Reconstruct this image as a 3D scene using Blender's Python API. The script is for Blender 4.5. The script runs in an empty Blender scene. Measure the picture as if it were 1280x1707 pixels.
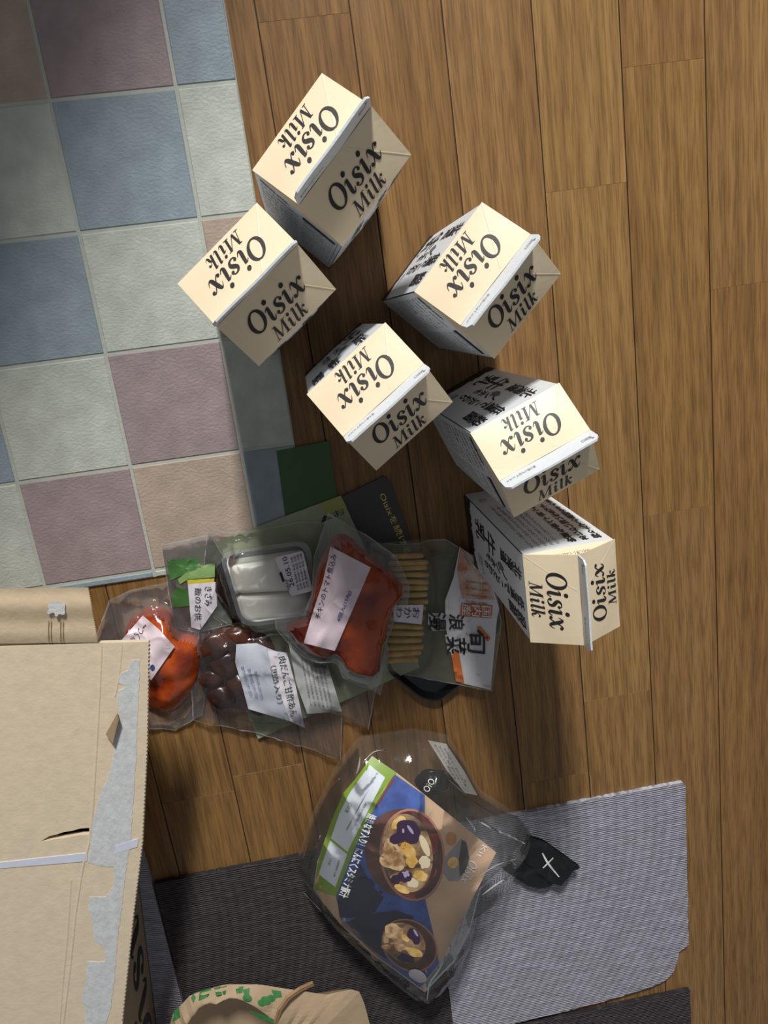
import bpy, bmesh, math, random
import numpy as np
from mathutils import Vector, noise
from mathutils.geometry import tessellate_polygon

random.seed(7)
SC = bpy.context.scene
COL = SC.collection

# ------------------------------------------------------------------ camera
# image taken as 1280x1707; focal length in pixels, nadir point, height above the boards
F_PX, NX, NY, CAM_H = 1216.9, 496.86, 540.26, 0.68592
_d = np.array([(NX - 640) / F_PX, (NY - 853.5) / F_PX, 1.0]); _d /= np.linalg.norm(_d)
_Z = -_d
_X = np.array([1.0, 0, 0]) - _Z[0] * _Z; _X /= np.linalg.norm(_X)
_Y = np.cross(_Z, _X)
cam = bpy.data.cameras.new('camera')
cam.sensor_fit = 'HORIZONTAL'; cam.sensor_width = 36.0
cam.lens = F_PX / 1280 * 36.0
cam.clip_start = 0.01
cam_ob = bpy.data.objects.new('camera', cam); COL.objects.link(cam_ob)
from mathutils import Matrix
_r = Vector((_X[0], _Y[0], _Z[0])); _dn = Vector((_X[1], _Y[1], _Z[1])); _f = Vector((_X[2], _Y[2], _Z[2]))
cam_ob.matrix_world = Matrix(((_r.x, -_dn.x, -_f.x, 0), (_r.y, -_dn.y, -_f.y, 0), (_r.z, -_dn.z, -_f.z, CAM_H), (0, 0, 0, 1)))
SC.camera = cam_ob

# ------------------------------------------------------------------ light
w = bpy.data.worlds.new('world'); SC.world = w; w.use_nodes = True
w.node_tree.nodes['Background'].inputs[0].default_value = (0.92, 0.95, 1.0, 1)
w.node_tree.nodes['Background'].inputs[1].default_value = 0.175
AZ, EL, DIST = math.radians(97), math.radians(35.5), 3.2
lt = bpy.data.lights.new('window_light', 'AREA')
lt.shape = 'RECTANGLE'; lt.size = 0.26; lt.size_y = 0.50
lt.energy = 124; lt.color = (1.0, 0.985, 0.95)
lo = bpy.data.objects.new('window_light', lt); COL.objects.link(lo)
lo.location = (DIST * math.cos(EL) * math.cos(AZ), DIST * math.cos(EL) * math.sin(AZ), DIST * math.sin(EL))
lo.rotation_euler = (Vector((0.1, -0.2, 0)) - lo.location).to_track_quat('-Z', 'Y').to_euler()
SC.view_settings.view_transform = 'Standard'
SC.view_settings.look = 'None'
SC.view_settings.exposure = 0.0
SC.view_settings.gamma = 1.0
SC.view_settings.use_curve_mapping = False

# ------------------------------------------------------------------ helpers
def U(px, py, z=0.0):
    rx, ry = (px - 640) / F_PX, (py - 853.5) / F_PX
    wx = rx * _X[0] + ry * _X[1] + _X[2]; wy = rx * _Y[0] + ry * _Y[1] + _Y[2]; wz = rx * _Z[0] + ry * _Z[1] + _Z[2]
    t = (z - CAM_H) / wz
    return Vector((wx * t, wy * t, z))

def UL(pts, z=0.0):
    return [U(a, b, z) for a, b in pts]

def drape(px, py, zf, eps=0.0):
    z = zf(*U(px, py, 0.03).xy)
    for _ in range(14):
        q = U(px, py, z)
        z += 0.6 * (zf(q.x, q.y) - z)
    q = U(px, py, z + eps)
    return q

def lin(c):
    return tuple((v / 12.92 if v <= 0.04045 else ((v + 0.055) / 1.055) ** 2.4) for v in (x / 255 for x in c))

class MB:
    def __init__(self):
        self.v = []; self.f = []
    def add(self, vs, fs):
        o = len(self.v); self.v += [tuple(p) for p in vs]; self.f += [tuple(i + o for i in f) for f in fs]; return self
    def quad(self, a, b, c, d):
        return self.add([a, b, c, d], [(0, 1, 2, 3)])
    def grid(self, fn, nu, nv):
        vs = [fn(i / nu, j / nv) for j in range(nv + 1) for i in range(nu + 1)]
        fs = [(j * (nu + 1) + i, j * (nu + 1) + i + 1, (j + 1) * (nu + 1) + i + 1, (j + 1) * (nu + 1) + i) for j in range(nv) for i in range(nu)]
        return self.add(vs, fs)
    def box(self, x0, x1, y0, y1, z0, z1, ch=0.0, cy=None):
        cy = ch if cy is None else cy
        if ch <= 0:
            vs = [(x0, y0, z0), (x1, y0, z0), (x1, y1, z0), (x0, y1, z0), (x0, y0, z1), (x1, y0, z1), (x1, y1, z1), (x0, y1, z1)]
            return self.add(vs, [(0, 3, 2, 1), (4, 5, 6, 7), (0, 1, 5, 4), (1, 2, 6, 5), (2, 3, 7, 6), (3, 0, 4, 7)])
        vs = [(x0, y0, z0), (x1, y0, z0), (x1, y1, z0), (x0, y1, z0),
              (x0, y0, z1 - min(ch, cy)), (x1, y0, z1 - min(ch, cy)), (x1, y1, z1 - min(ch, cy)), (x0, y1, z1 - min(ch, cy)),
              (x0 + ch, y0 + cy, z1), (x1 - ch, y0 + cy, z1), (x1 - ch, y1 - cy, z1), (x0 + ch, y1 - cy, z1)]
        fs = [(0, 3, 2, 1), (8, 9, 10, 11)]
        for i in range(4):
            j = (i + 1) % 4
            fs += [(i, j, 4 + j, 4 + i), (4 + i, 4 + j, 8 + j, 8 + i)]
        return self.add(vs, fs)
    def prism(self, pts, z0, z1, holes=()):
        loops = [[Vector((p[0], p[1], 0)) for p in pts]] + [[Vector((p[0], p[1], 0)) for p in h] for h in holes]
        flat = [p for l in loops for p in l]
        tris = tessellate_polygon(loops)
        n = len(flat)
        vs = [(p.x, p.y, z1) for p in flat] + [(p.x, p.y, z0) for p in flat]
        fs = []
        for t in tris:
            a, b, c = (flat[i] for i in t)
            if (b - a).cross(c - a).z < 0: t = t[::-1]
            fs.append(tuple(t)); fs.append(tuple(i + n for i in t[::-1]))
        o = 0
        for l in loops:
            m = len(l)
            for i in range(m):
                j = (i + 1) % m
                fs.append((o + i, o + j, n + o + j, n + o + i))
            o += m
        return self.add(vs, fs)
    def ellipsoid(self, c, r, nu=20, nv=12, nz=0.0, seed=0, ax=None):
        vs = []; fs = []
        for j in range(nv + 1):
            th = math.pi * j / nv
            for i in range(nu):
                ph = 2 * math.pi * i / nu
                d = Vector((math.sin(th) * math.cos(ph), math.sin(th) * math.sin(ph), math.cos(th)))
                k = 1 + nz * noise.noise(d * 1.6 + Vector((seed * 3.1, seed, 0)))
                p = Vector((d.x * r[0] * k, d.y * r[1] * k, d.z * r[2] * k))
                if ax is not None:
                    p = Vector((p.x * math.cos(ax) - p.y * math.sin(ax), p.x * math.sin(ax) + p.y * math.cos(ax), p.z))
                vs.append(p + Vector(c))
        for j in range(nv):
            for i in range(nu):
                k = (i + 1) % nu
                fs.append((j * nu + i, (j + 1) * nu + i, (j + 1) * nu + k, j * nu + k))
        return self.add(vs, fs)
    def tube(self, pts, r, n=8):
        rad = r if isinstance(r, (list, tuple)) else [r] * len(pts)
        vs = []; fs = []
        pts = [Vector(p) for p in pts]
        for i, p in enumerate(pts):
            t = (pts[min(i + 1, len(pts) - 1)] - pts[max(i - 1, 0)]).normalized()
            a = t.cross(Vector((0, 0, 1)))
            if a.length < 1e-4: a = t.cross(Vector((1, 0, 0)))
            a.normalize(); b = t.cross(a)
            for k in range(n):
                an = 2 * math.pi * k / n
                vs.append(p + (a * math.cos(an) + b * math.sin(an)) * rad[i])
        for i in range(len(pts) - 1):
            for k in range(n):
                m = (k + 1) % n
                fs.append((i * n + k, i * n + m, (i + 1) * n + m, (i + 1) * n + k))
        fs.append(tuple(range(n))[::-1]); fs.append(tuple((len(pts) - 1) * n + k for k in range(n)))
        return self.add(vs, fs)
    def mesh(self, name, mat, origin=None, smooth=False):
        o = Vector(origin) if origin is not None else Vector((0, 0, 0))
        me = bpy.data.meshes.new(name)
        me.from_pydata([(p[0] - o.x, p[1] - o.y, p[2] - o.z) for p in self.v], [], self.f)
        if mat: me.materials.append(mat)
        if smooth: me.polygons.foreach_set('use_smooth', [True] * len(me.polygons))
        me.update()
        return me
    def build(self, name, mat, parent=None, origin=None, smooth=False, fix=False):
        me = self.mesh(name, mat, origin, smooth)
        if fix:
            b = bmesh.new(); b.from_mesh(me); bmesh.ops.recalc_face_normals(b, faces=b.faces); b.to_mesh(me); b.free()
        return link(name, me, parent)

def link(name, me, parent=None):
    ob = bpy.data.objects.new(name, me); COL.objects.link(ob)
    if parent is not None: ob.parent = parent
    return ob

def tag(o, label=None, cat=None, group=None, kind=None):
    if label: o['label'] = label
    if cat: o['category'] = cat
    if group: o['group'] = group
    if kind: o['kind'] = kind
    return o

def empty(name, loc, rz=0, label=None, cat=None, group=None):
    o = bpy.data.objects.new(name, None); COL.objects.link(o)
    o.location = loc; o.rotation_euler = (0, 0, rz); o.empty_display_size = 0.03
    return tag(o, label, cat, group)

# ------------------------------------------------------------------ materials
def nt(name):
    m = bpy.data.materials.new(name); m.use_nodes = True
    t = m.node_tree; b = t.nodes['Principled BSDF']
    return m, t, b

def L(t, a, b): t.links.new(a, b)

def plain(name, col, rough=0.5, var=0.0, vscale=60, bump=0.0, bscale=200, spec=0.5, stretch=None, metallic=0, coat=0.0, sss=0.0):
    m, t, b = nt(name)
    c = lin(col)
    b.inputs['Base Color'].default_value = (*c, 1)
    b.inputs['Roughness'].default_value = rough
    b.inputs['Specular IOR Level'].default_value = spec
    b.inputs['Metallic'].default_value = metallic
    b.inputs['Coat Weight'].default_value = coat
    b.inputs['Coat Roughness'].default_value = 0.08
    if sss:
        b.inputs['Subsurface Weight'].default_value = sss
        b.inputs['Subsurface Scale'].default_value = 0.01
    if var or bump:
        tc = t.nodes.new('ShaderNodeTexCoord'); mp = t.nodes.new('ShaderNodeMapping')
        L(t, tc.outputs['Object'], mp.inputs['Vector'])
        if stretch: mp.inputs['Scale'].default_value = stretch
    if var:
        n = t.nodes.new('ShaderNodeTexNoise'); n.inputs['Scale'].default_value = vscale; n.inputs['Detail'].default_value = 5
        L(t, mp.outputs[0], n.inputs['Vector'])
        r = t.nodes.new('ShaderNodeValToRGB')
        r.color_ramp.elements[0].position = 0.3; r.color_ramp.elements[1].position = 0.7
        r.color_ramp.elements[0].color = (*[x * (1 - var) for x in c], 1)
        r.color_ramp.elements[1].color = (*[min(1, x * (1 + var)) for x in c], 1)
        L(t, n.outputs['Fac'], r.inputs['Fac']); L(t, r.outputs['Color'], b.inputs['Base Color'])
    if bump:
        n2 = t.nodes.new('ShaderNodeTexNoise'); n2.inputs['Scale'].default_value = bscale; n2.inputs['Detail'].default_value = 4
        L(t, mp.outputs[0], n2.inputs['Vector'])
        bp = t.nodes.new('ShaderNodeBump'); bp.inputs['Strength'].default_value = bump; bp.inputs['Distance'].default_value = 0.001
        L(t, n2.outputs['Fac'], bp.inputs['Height']); L(t, bp.outputs['Normal'], b.inputs['Normal'])
    return m

def two_tone(name, c1, c2, rough=0.3, scale=40, bump=0.0, bscale=90, lo=0.38, hi=0.62, coat=0.0, sss=0.0):
    m = plain(name, c1, rough, var=0.1, vscale=scale, bump=bump, bscale=bscale, coat=coat, sss=sss)
    r = [n for n in m.node_tree.nodes if n.type == 'VALTORGB'][0]
    r.color_ramp.elements[0].position = lo; r.color_ramp.elements[1].position = hi
    r.color_ramp.elements[0].color = (*lin(c1), 1); r.color_ramp.elements[1].color = (*lin(c2), 1)
    return m

def film_mat(name, haze=0.05, tint=(1, 1, 1), hazecol=(215, 215, 220), bump=0.35, bscale=70, gloss=1.0, rough=0.1):
    m = bpy.data.materials.new(name); m.use_nodes = True
    t = m.node_tree; t.nodes.clear()
    out = t.nodes.new('ShaderNodeOutputMaterial')
    tr = t.nodes.new('ShaderNodeBsdfTransparent'); tr.inputs[0].default_value = (*tint, 1)
    df = t.nodes.new('ShaderNodeBsdfDiffuse'); df.inputs[0].default_value = (*lin(hazecol), 1)
    gl = t.nodes.new('ShaderNodeBsdfGlossy'); gl.inputs['Roughness'].default_value = rough
    tc = t.nodes.new('ShaderNodeTexCoord')
    n = t.nodes.new('ShaderNodeTexNoise'); n.inputs['Scale'].default_value = bscale; n.inputs['Detail'].default_value = 3
    n.inputs['Distortion'].default_value = 1.2
    L(t, tc.outputs['Object'], n.inputs['Vector'])
    bp = t.nodes.new('ShaderNodeBump'); bp.inputs['Strength'].default_value = bump; bp.inputs['Distance'].default_value = 0.004
    L(t, n.outputs['Fac'], bp.inputs['Height'])
    L(t, bp.outputs[0], gl.inputs['Normal'])
    fr = t.nodes.new('ShaderNodeFresnel'); fr.inputs['IOR'].default_value = 1.45; L(t, bp.outputs[0], fr.inputs['Normal'])
    mu = t.nodes.new('ShaderNodeMath'); mu.operation = 'MULTIPLY'; mu.inputs[1].default_value = gloss; mu.use_clamp = True
    L(t, fr.outputs[0], mu.inputs[0])
    m1 = t.nodes.new('ShaderNodeMixShader'); m1.inputs[0].default_value = haze
    L(t, tr.outputs[0], m1.inputs[1]); L(t, df.outputs[0], m1.inputs[2])
    m2 = t.nodes.new('ShaderNodeMixShader')
    L(t, mu.outputs[0], m2.inputs[0]); L(t, m1.outputs[0], m2.inputs[1]); L(t, gl.outputs[0], m2.inputs[2])
    L(t, m2.outputs[0], out.inputs[0])
    return m

def wood_mat():
    m, t, b = nt('oak_plank')
    tc = t.nodes.new('ShaderNodeTexCoord'); oi = t.nodes.new('ShaderNodeObjectInfo')
    ad = t.nodes.new('ShaderNodeVectorMath'); ad.operation = 'MULTIPLY_ADD'
    cb = t.nodes.new('ShaderNodeCombineXYZ')
    for i in range(3): L(t, oi.outputs['Random'], cb.inputs[i])
    ad.inputs[1].default_value = (13.0, 29.0, 7.0)
    L(t, cb.outputs[0], ad.inputs[0]); L(t, tc.outputs['Object'], ad.inputs[2])
    mp = t.nodes.new('ShaderNodeMapping'); mp.inputs['Scale'].default_value = (1.0, 0.07, 1.0)
    L(t, ad.outputs[0], mp.inputs['Vector'])
    # broad figure
    n1 = t.nodes.new('ShaderNodeTexNoise'); n1.inputs['Scale'].default_value = 38; n1.inputs['Detail'].default_value = 3; n1.inputs['Distortion'].default_value = 1.0
    L(t, mp.outputs[0], n1.inputs['Vector'])
    # cathedral grain
    wv = t.nodes.new('ShaderNodeTexWave'); wv.wave_type = 'BANDS'; wv.bands_direction = 'X'
    wv.inputs['Scale'].default_value = 22; wv.inputs['Distortion'].default_value = 9; wv.inputs['Detail'].default_value = 2; wv.inputs['Detail Scale'].default_value = 0.8
    mp3 = t.nodes.new('ShaderNodeMapping'); mp3.inputs['Scale'].default_value = (1.0, 0.16, 1.0)
    L(t, ad.outputs[0], mp3.inputs['Vector']); L(t, mp3.outputs[0], wv.inputs['Vector'])
    # fine pores
    mp2 = t.nodes.new('ShaderNodeMapping'); mp2.inputs['Scale'].default_value = (1.0, 0.045, 1.0)
    L(t, ad.outputs[0], mp2.inputs['Vector'])
    n2 = t.nodes.new('ShaderNodeTexNoise'); n2.inputs['Scale'].default_value = 620; n2.inputs['Detail'].default_value = 3
    L(t, mp2.outputs[0], n2.inputs['Vector'])
    r1 = t.nodes.new('ShaderNodeValToRGB')
    e = r1.color_ramp.elements
    e[0].position = 0.25; e[0].color = (*lin((133, 99, 59)), 1)
    e[1].position = 0.78; e[1].color = (*lin((167, 129, 80)), 1)
    mx0 = t.nodes.new('ShaderNodeMix'); mx0.data_type = 'FLOAT'; mx0.inputs[0].default_value = 0.22
    L(t, n1.outputs['Fac'], mx0.inputs[2]); L(t, wv.outputs['Fac'], mx0.inputs[3])
    L(t, mx0.outputs[0], r1.inputs['Fac'])
    r2 = t.nodes.new('ShaderNodeValToRGB')
    r2.color_ramp.elements[0].position = 0.36; r2.color_ramp.elements[0].color = (0.68, 0.65, 0.61, 1)
    r2.color_ramp.elements[1].position = 0.56; r2.color_ramp.elements[1].color = (1, 1, 1, 1)
    L(t, n2.outputs['Fac'], r2.inputs['Fac'])
    mu = t.nodes.new('ShaderNodeMix'); mu.data_type = 'RGBA'; mu.blend_type = 'MULTIPLY'; mu.inputs[0].default_value = 1
    L(t, r1.outputs['Color'], mu.inputs[6]); L(t, r2.outputs['Color'], mu.inputs[7])
    # plank to plank tone
    hs = t.nodes.new('ShaderNodeHueSaturation')
    mr = t.nodes.new('ShaderNodeMapRange'); mr.inputs['To Min'].default_value = 0.93; mr.inputs['To Max'].default_value = 1.05
    L(t, oi.outputs['Random'], mr.inputs['Value']); L(t, mr.outputs[0], hs.inputs['Value'])
    mr2 = t.nodes.new('ShaderNodeMapRange'); mr2.inputs['To Min'].default_value = 0.497; mr2.inputs['To Max'].default_value = 0.503
    L(t, oi.outputs['Random'], mr2.inputs['Value']); L(t, mr2.outputs[0], hs.inputs['Hue'])
    mo = t.nodes.new('ShaderNodeMix'); mo.data_type = 'RGBA'; mo.blend_type = 'MULTIPLY'; mo.inputs[0].default_value = 1
    L(t, mu.outputs[2], mo.inputs[6]); L(t, oi.outputs['Color'], mo.inputs[7])
    L(t, mo.outputs[2], hs.inputs['Color']); L(t, hs.outputs[0], b.inputs['Base Color'])
    b.inputs['Roughness'].default_value = 0.42
    b.inputs['Specular IOR Level'].default_value = 0.35
    bp = t.nodes.new('ShaderNodeBump'); bp.inputs['Strength'].default_value = 0.15; bp.inputs['Distance'].default_value = 0.0006
    L(t, n2.outputs['Fac'], bp.inputs['Height']); L(t, bp.outputs[0], b.inputs['Normal'])
    return m

def tile_mat(name, col):
    m, t, b = nt(name)
    c = lin(col)
    tc = t.nodes.new('ShaderNodeTexCoord')
    n = t.nodes.new('ShaderNodeTexNoise'); n.inputs['Scale'].default_value = 45; n.inputs['Detail'].default_value = 6
    L(t, tc.outputs['Object'], n.inputs['Vector'])
    r = t.nodes.new('ShaderNodeValToRGB')
    r.color_ramp.elements[0].position = 0.3; r.color_ramp.elements[0].color = (*[x * 0.86 for x in c], 1)
    r.color_ramp.elements[1].position = 0.7; r.color_ramp.elements[1].color = (*[x * 1.1 for x in c], 1)
    L(t, n.outputs['Fac'], r.inputs['Fac']); L(t, r.outputs['Color'], b.inputs['Base Color'])
    mp = t.nodes.new('ShaderNodeMapping'); mp.inputs['Scale'].default_value = (0.7, 1.0, 1.0)
    L(t, tc.outputs['Object'], mp.inputs['Vector'])
    n2 = t.nodes.new('ShaderNodeTexNoise'); n2.inputs['Scale'].default_value = 420; n2.inputs['Detail'].default_value = 5
    L(t, mp.outputs[0], n2.inputs['Vector'])
    bp = t.nodes.new('ShaderNodeBump'); bp.inputs['Strength'].default_value = 0.55; bp.inputs['Distance'].default_value = 0.0012
    L(t, n2.outputs['Fac'], bp.inputs['Height']); L(t, bp.outputs[0], b.inputs['Normal'])
    b.inputs['Roughness'].default_value = 0.55; b.inputs['Specular IOR Level'].default_value = 0.35
    return m

def carpet_mat(name, c1, c2):
    m, t, b = nt(name)
    tc = t.nodes.new('ShaderNodeTexCoord')
    n = t.nodes.new('ShaderNodeTexNoise'); n.inputs['Scale'].default_value = 260; n.inputs['Detail'].default_value = 4
    mp = t.nodes.new('ShaderNodeMapping'); mp.inputs['Scale'].default_value = (0.25, 1.5, 1)
    L(t, tc.outputs['Object'], mp.inputs['Vector']); L(t, mp.outputs[0], n.inputs['Vector'])
    r = t.nodes.new('ShaderNodeValToRGB')
    r.color_ramp.elements[0].position = 0.36; r.color_ramp.elements[0].color = (*lin(c1), 1)
    r.color_ramp.elements[1].position = 0.64; r.color_ramp.elements[1].color = (*lin(c2), 1)
    L(t, r.outputs['Color'], b.inputs['Base Color'])
    wv = t.nodes.new('ShaderNodeTexWave'); wv.wave_type = 'BANDS'; wv.bands_direction = 'Y'
    wv.inputs['Scale'].default_value = 125; wv.inputs['Distortion'].default_value = 1.2; wv.inputs['Detail'].default_value = 2; wv.inputs['Detail Scale'].default_value = 3
    L(t, tc.outputs['Object'], wv.inputs['Vector'])
    mf = t.nodes.new('ShaderNodeMix'); mf.data_type = 'FLOAT'; mf.inputs[0].default_value = 0.35
    L(t, n.outputs['Fac'], mf.inputs[2]); L(t, wv.outputs['Fac'], mf.inputs[3]); L(t, mf.outputs[0], r.inputs['Fac'])
    ad = t.nodes.new('ShaderNodeMath'); ad.operation = 'ADD'
    L(t, wv.outputs['Fac'], ad.inputs[0]); L(t, n.outputs['Fac'], ad.inputs[1])
    bp = t.nodes.new('ShaderNodeBump'); bp.inputs['Strength'].default_value = 0.8; bp.inputs['Distance'].default_value = 0.0012
    L(t, ad.outputs[0], bp.inputs['Height']); L(t, bp.outputs[0], b.inputs['Normal'])
    b.inputs['Roughness'].default_value = 0.95; b.inputs['Specular IOR Level'].default_value = 0.1
    return m

M_WOOD = wood_mat()
M_GAP = plain('plank_gap', (52, 34, 20), 0.8)
M_INK = plain('dark_ink', (38, 34, 36), 0.5)
M_INKG = plain('grey_ink', (112, 112, 116), 0.6)
M_WHITE = plain('white_print', (232, 232, 232), 0.5)
M_CREAM = plain('cream_board', (238, 219, 186), 0.42, var=0.015, vscale=30)
M_CWHITE = plain('white_board', (226, 230, 233), 0.42)
M_FIN = plain('seal_board', (216, 222, 228), 0.45, bump=0.3, bscale=400)
M_KRAFT = plain('kraft_board', (196, 170, 134), 0.75, var=0.06, vscale=120, bump=0.25, bscale=260)

# ------------------------------------------------------------------ lettering drawn as outlines
def crom(P, n=6):
    out = []
    for i in range(len(P) - 1):
        p0 = P[max(i - 1, 0)]; p1 = P[i]; p2 = P[i + 1]; p3 = P[min(i + 2, len(P) - 1)]
        for k in range(n):
            t = k / n
            out.append(tuple(0.5 * (2 * b + (c - a) * t + (2 * a - 5 * b + 4 * c - d) * t * t + (3 * b - a - 3 * c + d) * t ** 3) for a, b, c, d in zip(p0, p1, p2, p3)))
    out.append(tuple(P[-1]))
    return out

def stroke(m, P, n=6):
    """P: list of (x, y, width)"""
    Q = crom(P, n); k = len(Q); vs = []
    for i, q in enumerate(Q):
        a = Q[max(i - 1, 0)]; b = Q[min(i + 1, k - 1)]
        dx, dy = b[0] - a[0], b[1] - a[1]; l = math.hypot(dx, dy) or 1
        nx, ny = -dy / l * q[2] / 2, dx / l * q[2] / 2
        vs += [(q[0] + nx, q[1] + ny, 0), (q[0] - nx, q[1] - ny, 0)]
    m.add(vs, [(2 * i + 1, 2 * i + 3, 2 * i + 2, 2 * i) for i in range(k - 1)])

def blob(m, x, y, r, n=16):
    m.add([(x + r * math.cos(2 * math.pi * i / n), y + r * math.sin(2 * math.pi * i / n), 0) for i in range(n)], [tuple(range(n))])

def ring(m, cx, cy, rx, ry, ix, iy, n=40, tilt=0.0):
    vs = []
    for i in range(n):
        a = 2 * math.pi * i / n
        vs.append((cx + rx * math.cos(a), cy + ry * math.sin(a), 0))
        vs.append((cx + ix * math.cos(a + tilt) , cy + iy * math.sin(a + tilt), 0))
    fs = []
    for i in range(n):
        j = (i + 1) % n
        fs.append((2 * i, 2 * j, 2 * j + 1, 2 * i + 1))
    m.add(vs, fs)

def glyph(ch):
    m = MB()
    if ch == 'O':
        ring(m, 0.66, 0.74, 0.64, 0.78, 0.37, 0.665); adv = 1.34
    elif ch == 'i':
        stroke(m, [(0.0, 0.80, .05), (0.10, 0.92, .07), (0.22, 0.96, .10)])
        stroke(m, [(0.245, 1.0, .20), (0.245, 0.6, .25), (0.245, 0.2, .25), (0.30, 0.05, .17), (0.42, 0.03, .10), (0.56, 0.26, .05)])
        blob(m, 0.26, 1.36, 0.165); adv = 0.62
    elif ch == 's':
        stroke(m, [(0.66, 0.84, .06), (0.56, 0.96, .07), (0.38, 0.98, .10), (0.20, 0.86, .19), (0.20, 0.68, .23), (0.38, 0.52, .27), (0.56, 0.36, .23), (0.56, 0.15, .18), (0.38, 0.02, .10), (0.18, 0.03, .07), (0.06, 0.16, .06)])
        blob(m, 0.63, 0.80, 0.115); blob(m, 0.11, 0.20, 0.115); adv = 0.78
    elif ch == 'x':
        stroke(m, [(0.0, 0.66, .04), (0.08, 0.88, .07), (0.20, 0.97, .15), (0.32, 0.80, .24), (0.46, 0.5, .26), (0.60, 0.18, .24), (0.72, 0.03, .15), (0.86, 0.12, .07), (0.94, 0.34, .04)])
        stroke(m, [(0.86, 0.86, .06), (0.80, 0.97, .07), (0.66, 0.88, .08), (0.46, 0.5, .08), (0.26, 0.12, .08), (0.14, 0.03, .07), (0.06, 0.14, .06)])
        blob(m, 0.86, 0.85, 0.12); blob(m, 0.08, 0.14, 0.12); adv = 1.0
    elif ch == 'M':
        stroke(m, [(0.10, 0.0, .07), (0.24, 1.42, .07)], 1)
        stroke(m, [(0.26, 1.42, .25), (0.62, 0.06, .23)], 1)
        stroke(m, [(0.62, 0.04, .07), (1.22, 1.42, .08)], 1)
        stroke(m, [(1.26, 1.42, .25), (1.32, 0.0, .25)], 1)
        for x0, x1, y in ((-0.1, 0.34, 0.03), (1.06, 1.60, 0.03), (0.0, 0.36, 1.40), (1.14, 1.56, 1.40)):
            stroke(m, [(x0, y, .06), (x1, y, .06)], 1)
        adv = 1.66
    elif ch == 'l':
        stroke(m, [(0.0, 1.36, .05), (0.12, 1.44, .09), (0.24, 1.48, .10)])
        stroke(m, [(0.245, 1.52, .22), (0.245, 0.8, .24), (0.245, 0.2, .24), (0.30, 0.05, .16), (0.40, 0.03, .10), (0.52, 0.24, .05)]); adv = 0.56
    else:  # k
        stroke(m, [(0.0, 1.36, .05), (0.12, 1.44, .09), (0.24, 1.48, .10)])
        stroke(m, [(0.245, 1.52, .22), (0.23, 0.8, .24), (0.21, 0.0, .24)])
        stroke(m, [(0.30, 0.42, .06), (0.48, 0.78, .07), (0.68, 0.96, .09), (0.78, 0.90, .07)])
        blob(m, 0.74, 0.85, 0.11)
        stroke(m, [(0.34, 0.52, .07), (0.48, 0.50, .18), (0.58, 0.26, .22), (0.68, 0.06, .14), (0.80, 0.06, .08), (0.92, 0.28, .04)]); adv = 0.94
    return m, adv

def word(s, xh, slant=0.20, gap=0.04):
    """returns MB with flat lettering: origin at left of the baseline, and its width"""
    m = MB(); x = 0.0
    for c in s:
        g, adv = glyph(c)
        m.add([((vx + x + slant * vy) * xh, vy * xh, 0) for vx, vy, _ in g.v], g.f)
        x += adv + gap
    return m, x * xh

_tc = {}
def text_geo(body, spacing=1.0, res=2, line=1.0):
    key = (body, spacing, res, line)
    if key not in _tc:
        cu = bpy.data.curves.new('txt', 'FONT'); cu.body = body; cu.size = 1.0; cu.resolution_u = res
        cu.space_character = spacing; cu.space_line = line
        ob = bpy.data.objects.new('txt', cu); COL.objects.link(ob)
        dg = bpy.context.evaluated_depsgraph_get(); dg.update()
        me = bpy.data.meshes.new_from_object(ob.evaluated_get(dg))
        v = [tuple(p.co) for p in me.vertices]; f = [tuple(p.vertices) for p in me.polygons]
        bpy.data.objects.remove(ob); bpy.data.curves.remove(cu); bpy.data.meshes.remove(me)
        xs = [p[0] for p in v]; ys = [p[1] for p in v]
        bb = (min(xs), max(xs), min(ys), max(ys))
        _tc[key] = (v, f, bb)
    return _tc[key]

def text_fn(mb, body, fn, fit=True, **k):
    """fn(s, t): s 0..1 left-right, t 0..1 bottom-top over the lettering's own box"""
    v, f, (x0, x1, y0, y1) = text_geo(body, **k)
    mb.add([fn((p[0] - x0) / (x1 - x0), (p[1] - y0) / (y1 - y0)) for p in v], f)

def text_px(mb, body, quad, zf, eps, **k):
    (ax, ay), (bx, by), (cx, cy), (dx, dy) = quad   # TL, TR, BR, BL as read
    def fn(s, t):
        px = (1 - s) * (t * ax + (1 - t) * dx) + s * (t * bx + (1 - t) * cx)
        py = (1 - s) * (t * ay + (1 - t) * dy) + s * (t * by + (1 - t) * cy)
        return drape(px, py, zf, eps)
    text_fn(mb, body, fn, **k)

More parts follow.
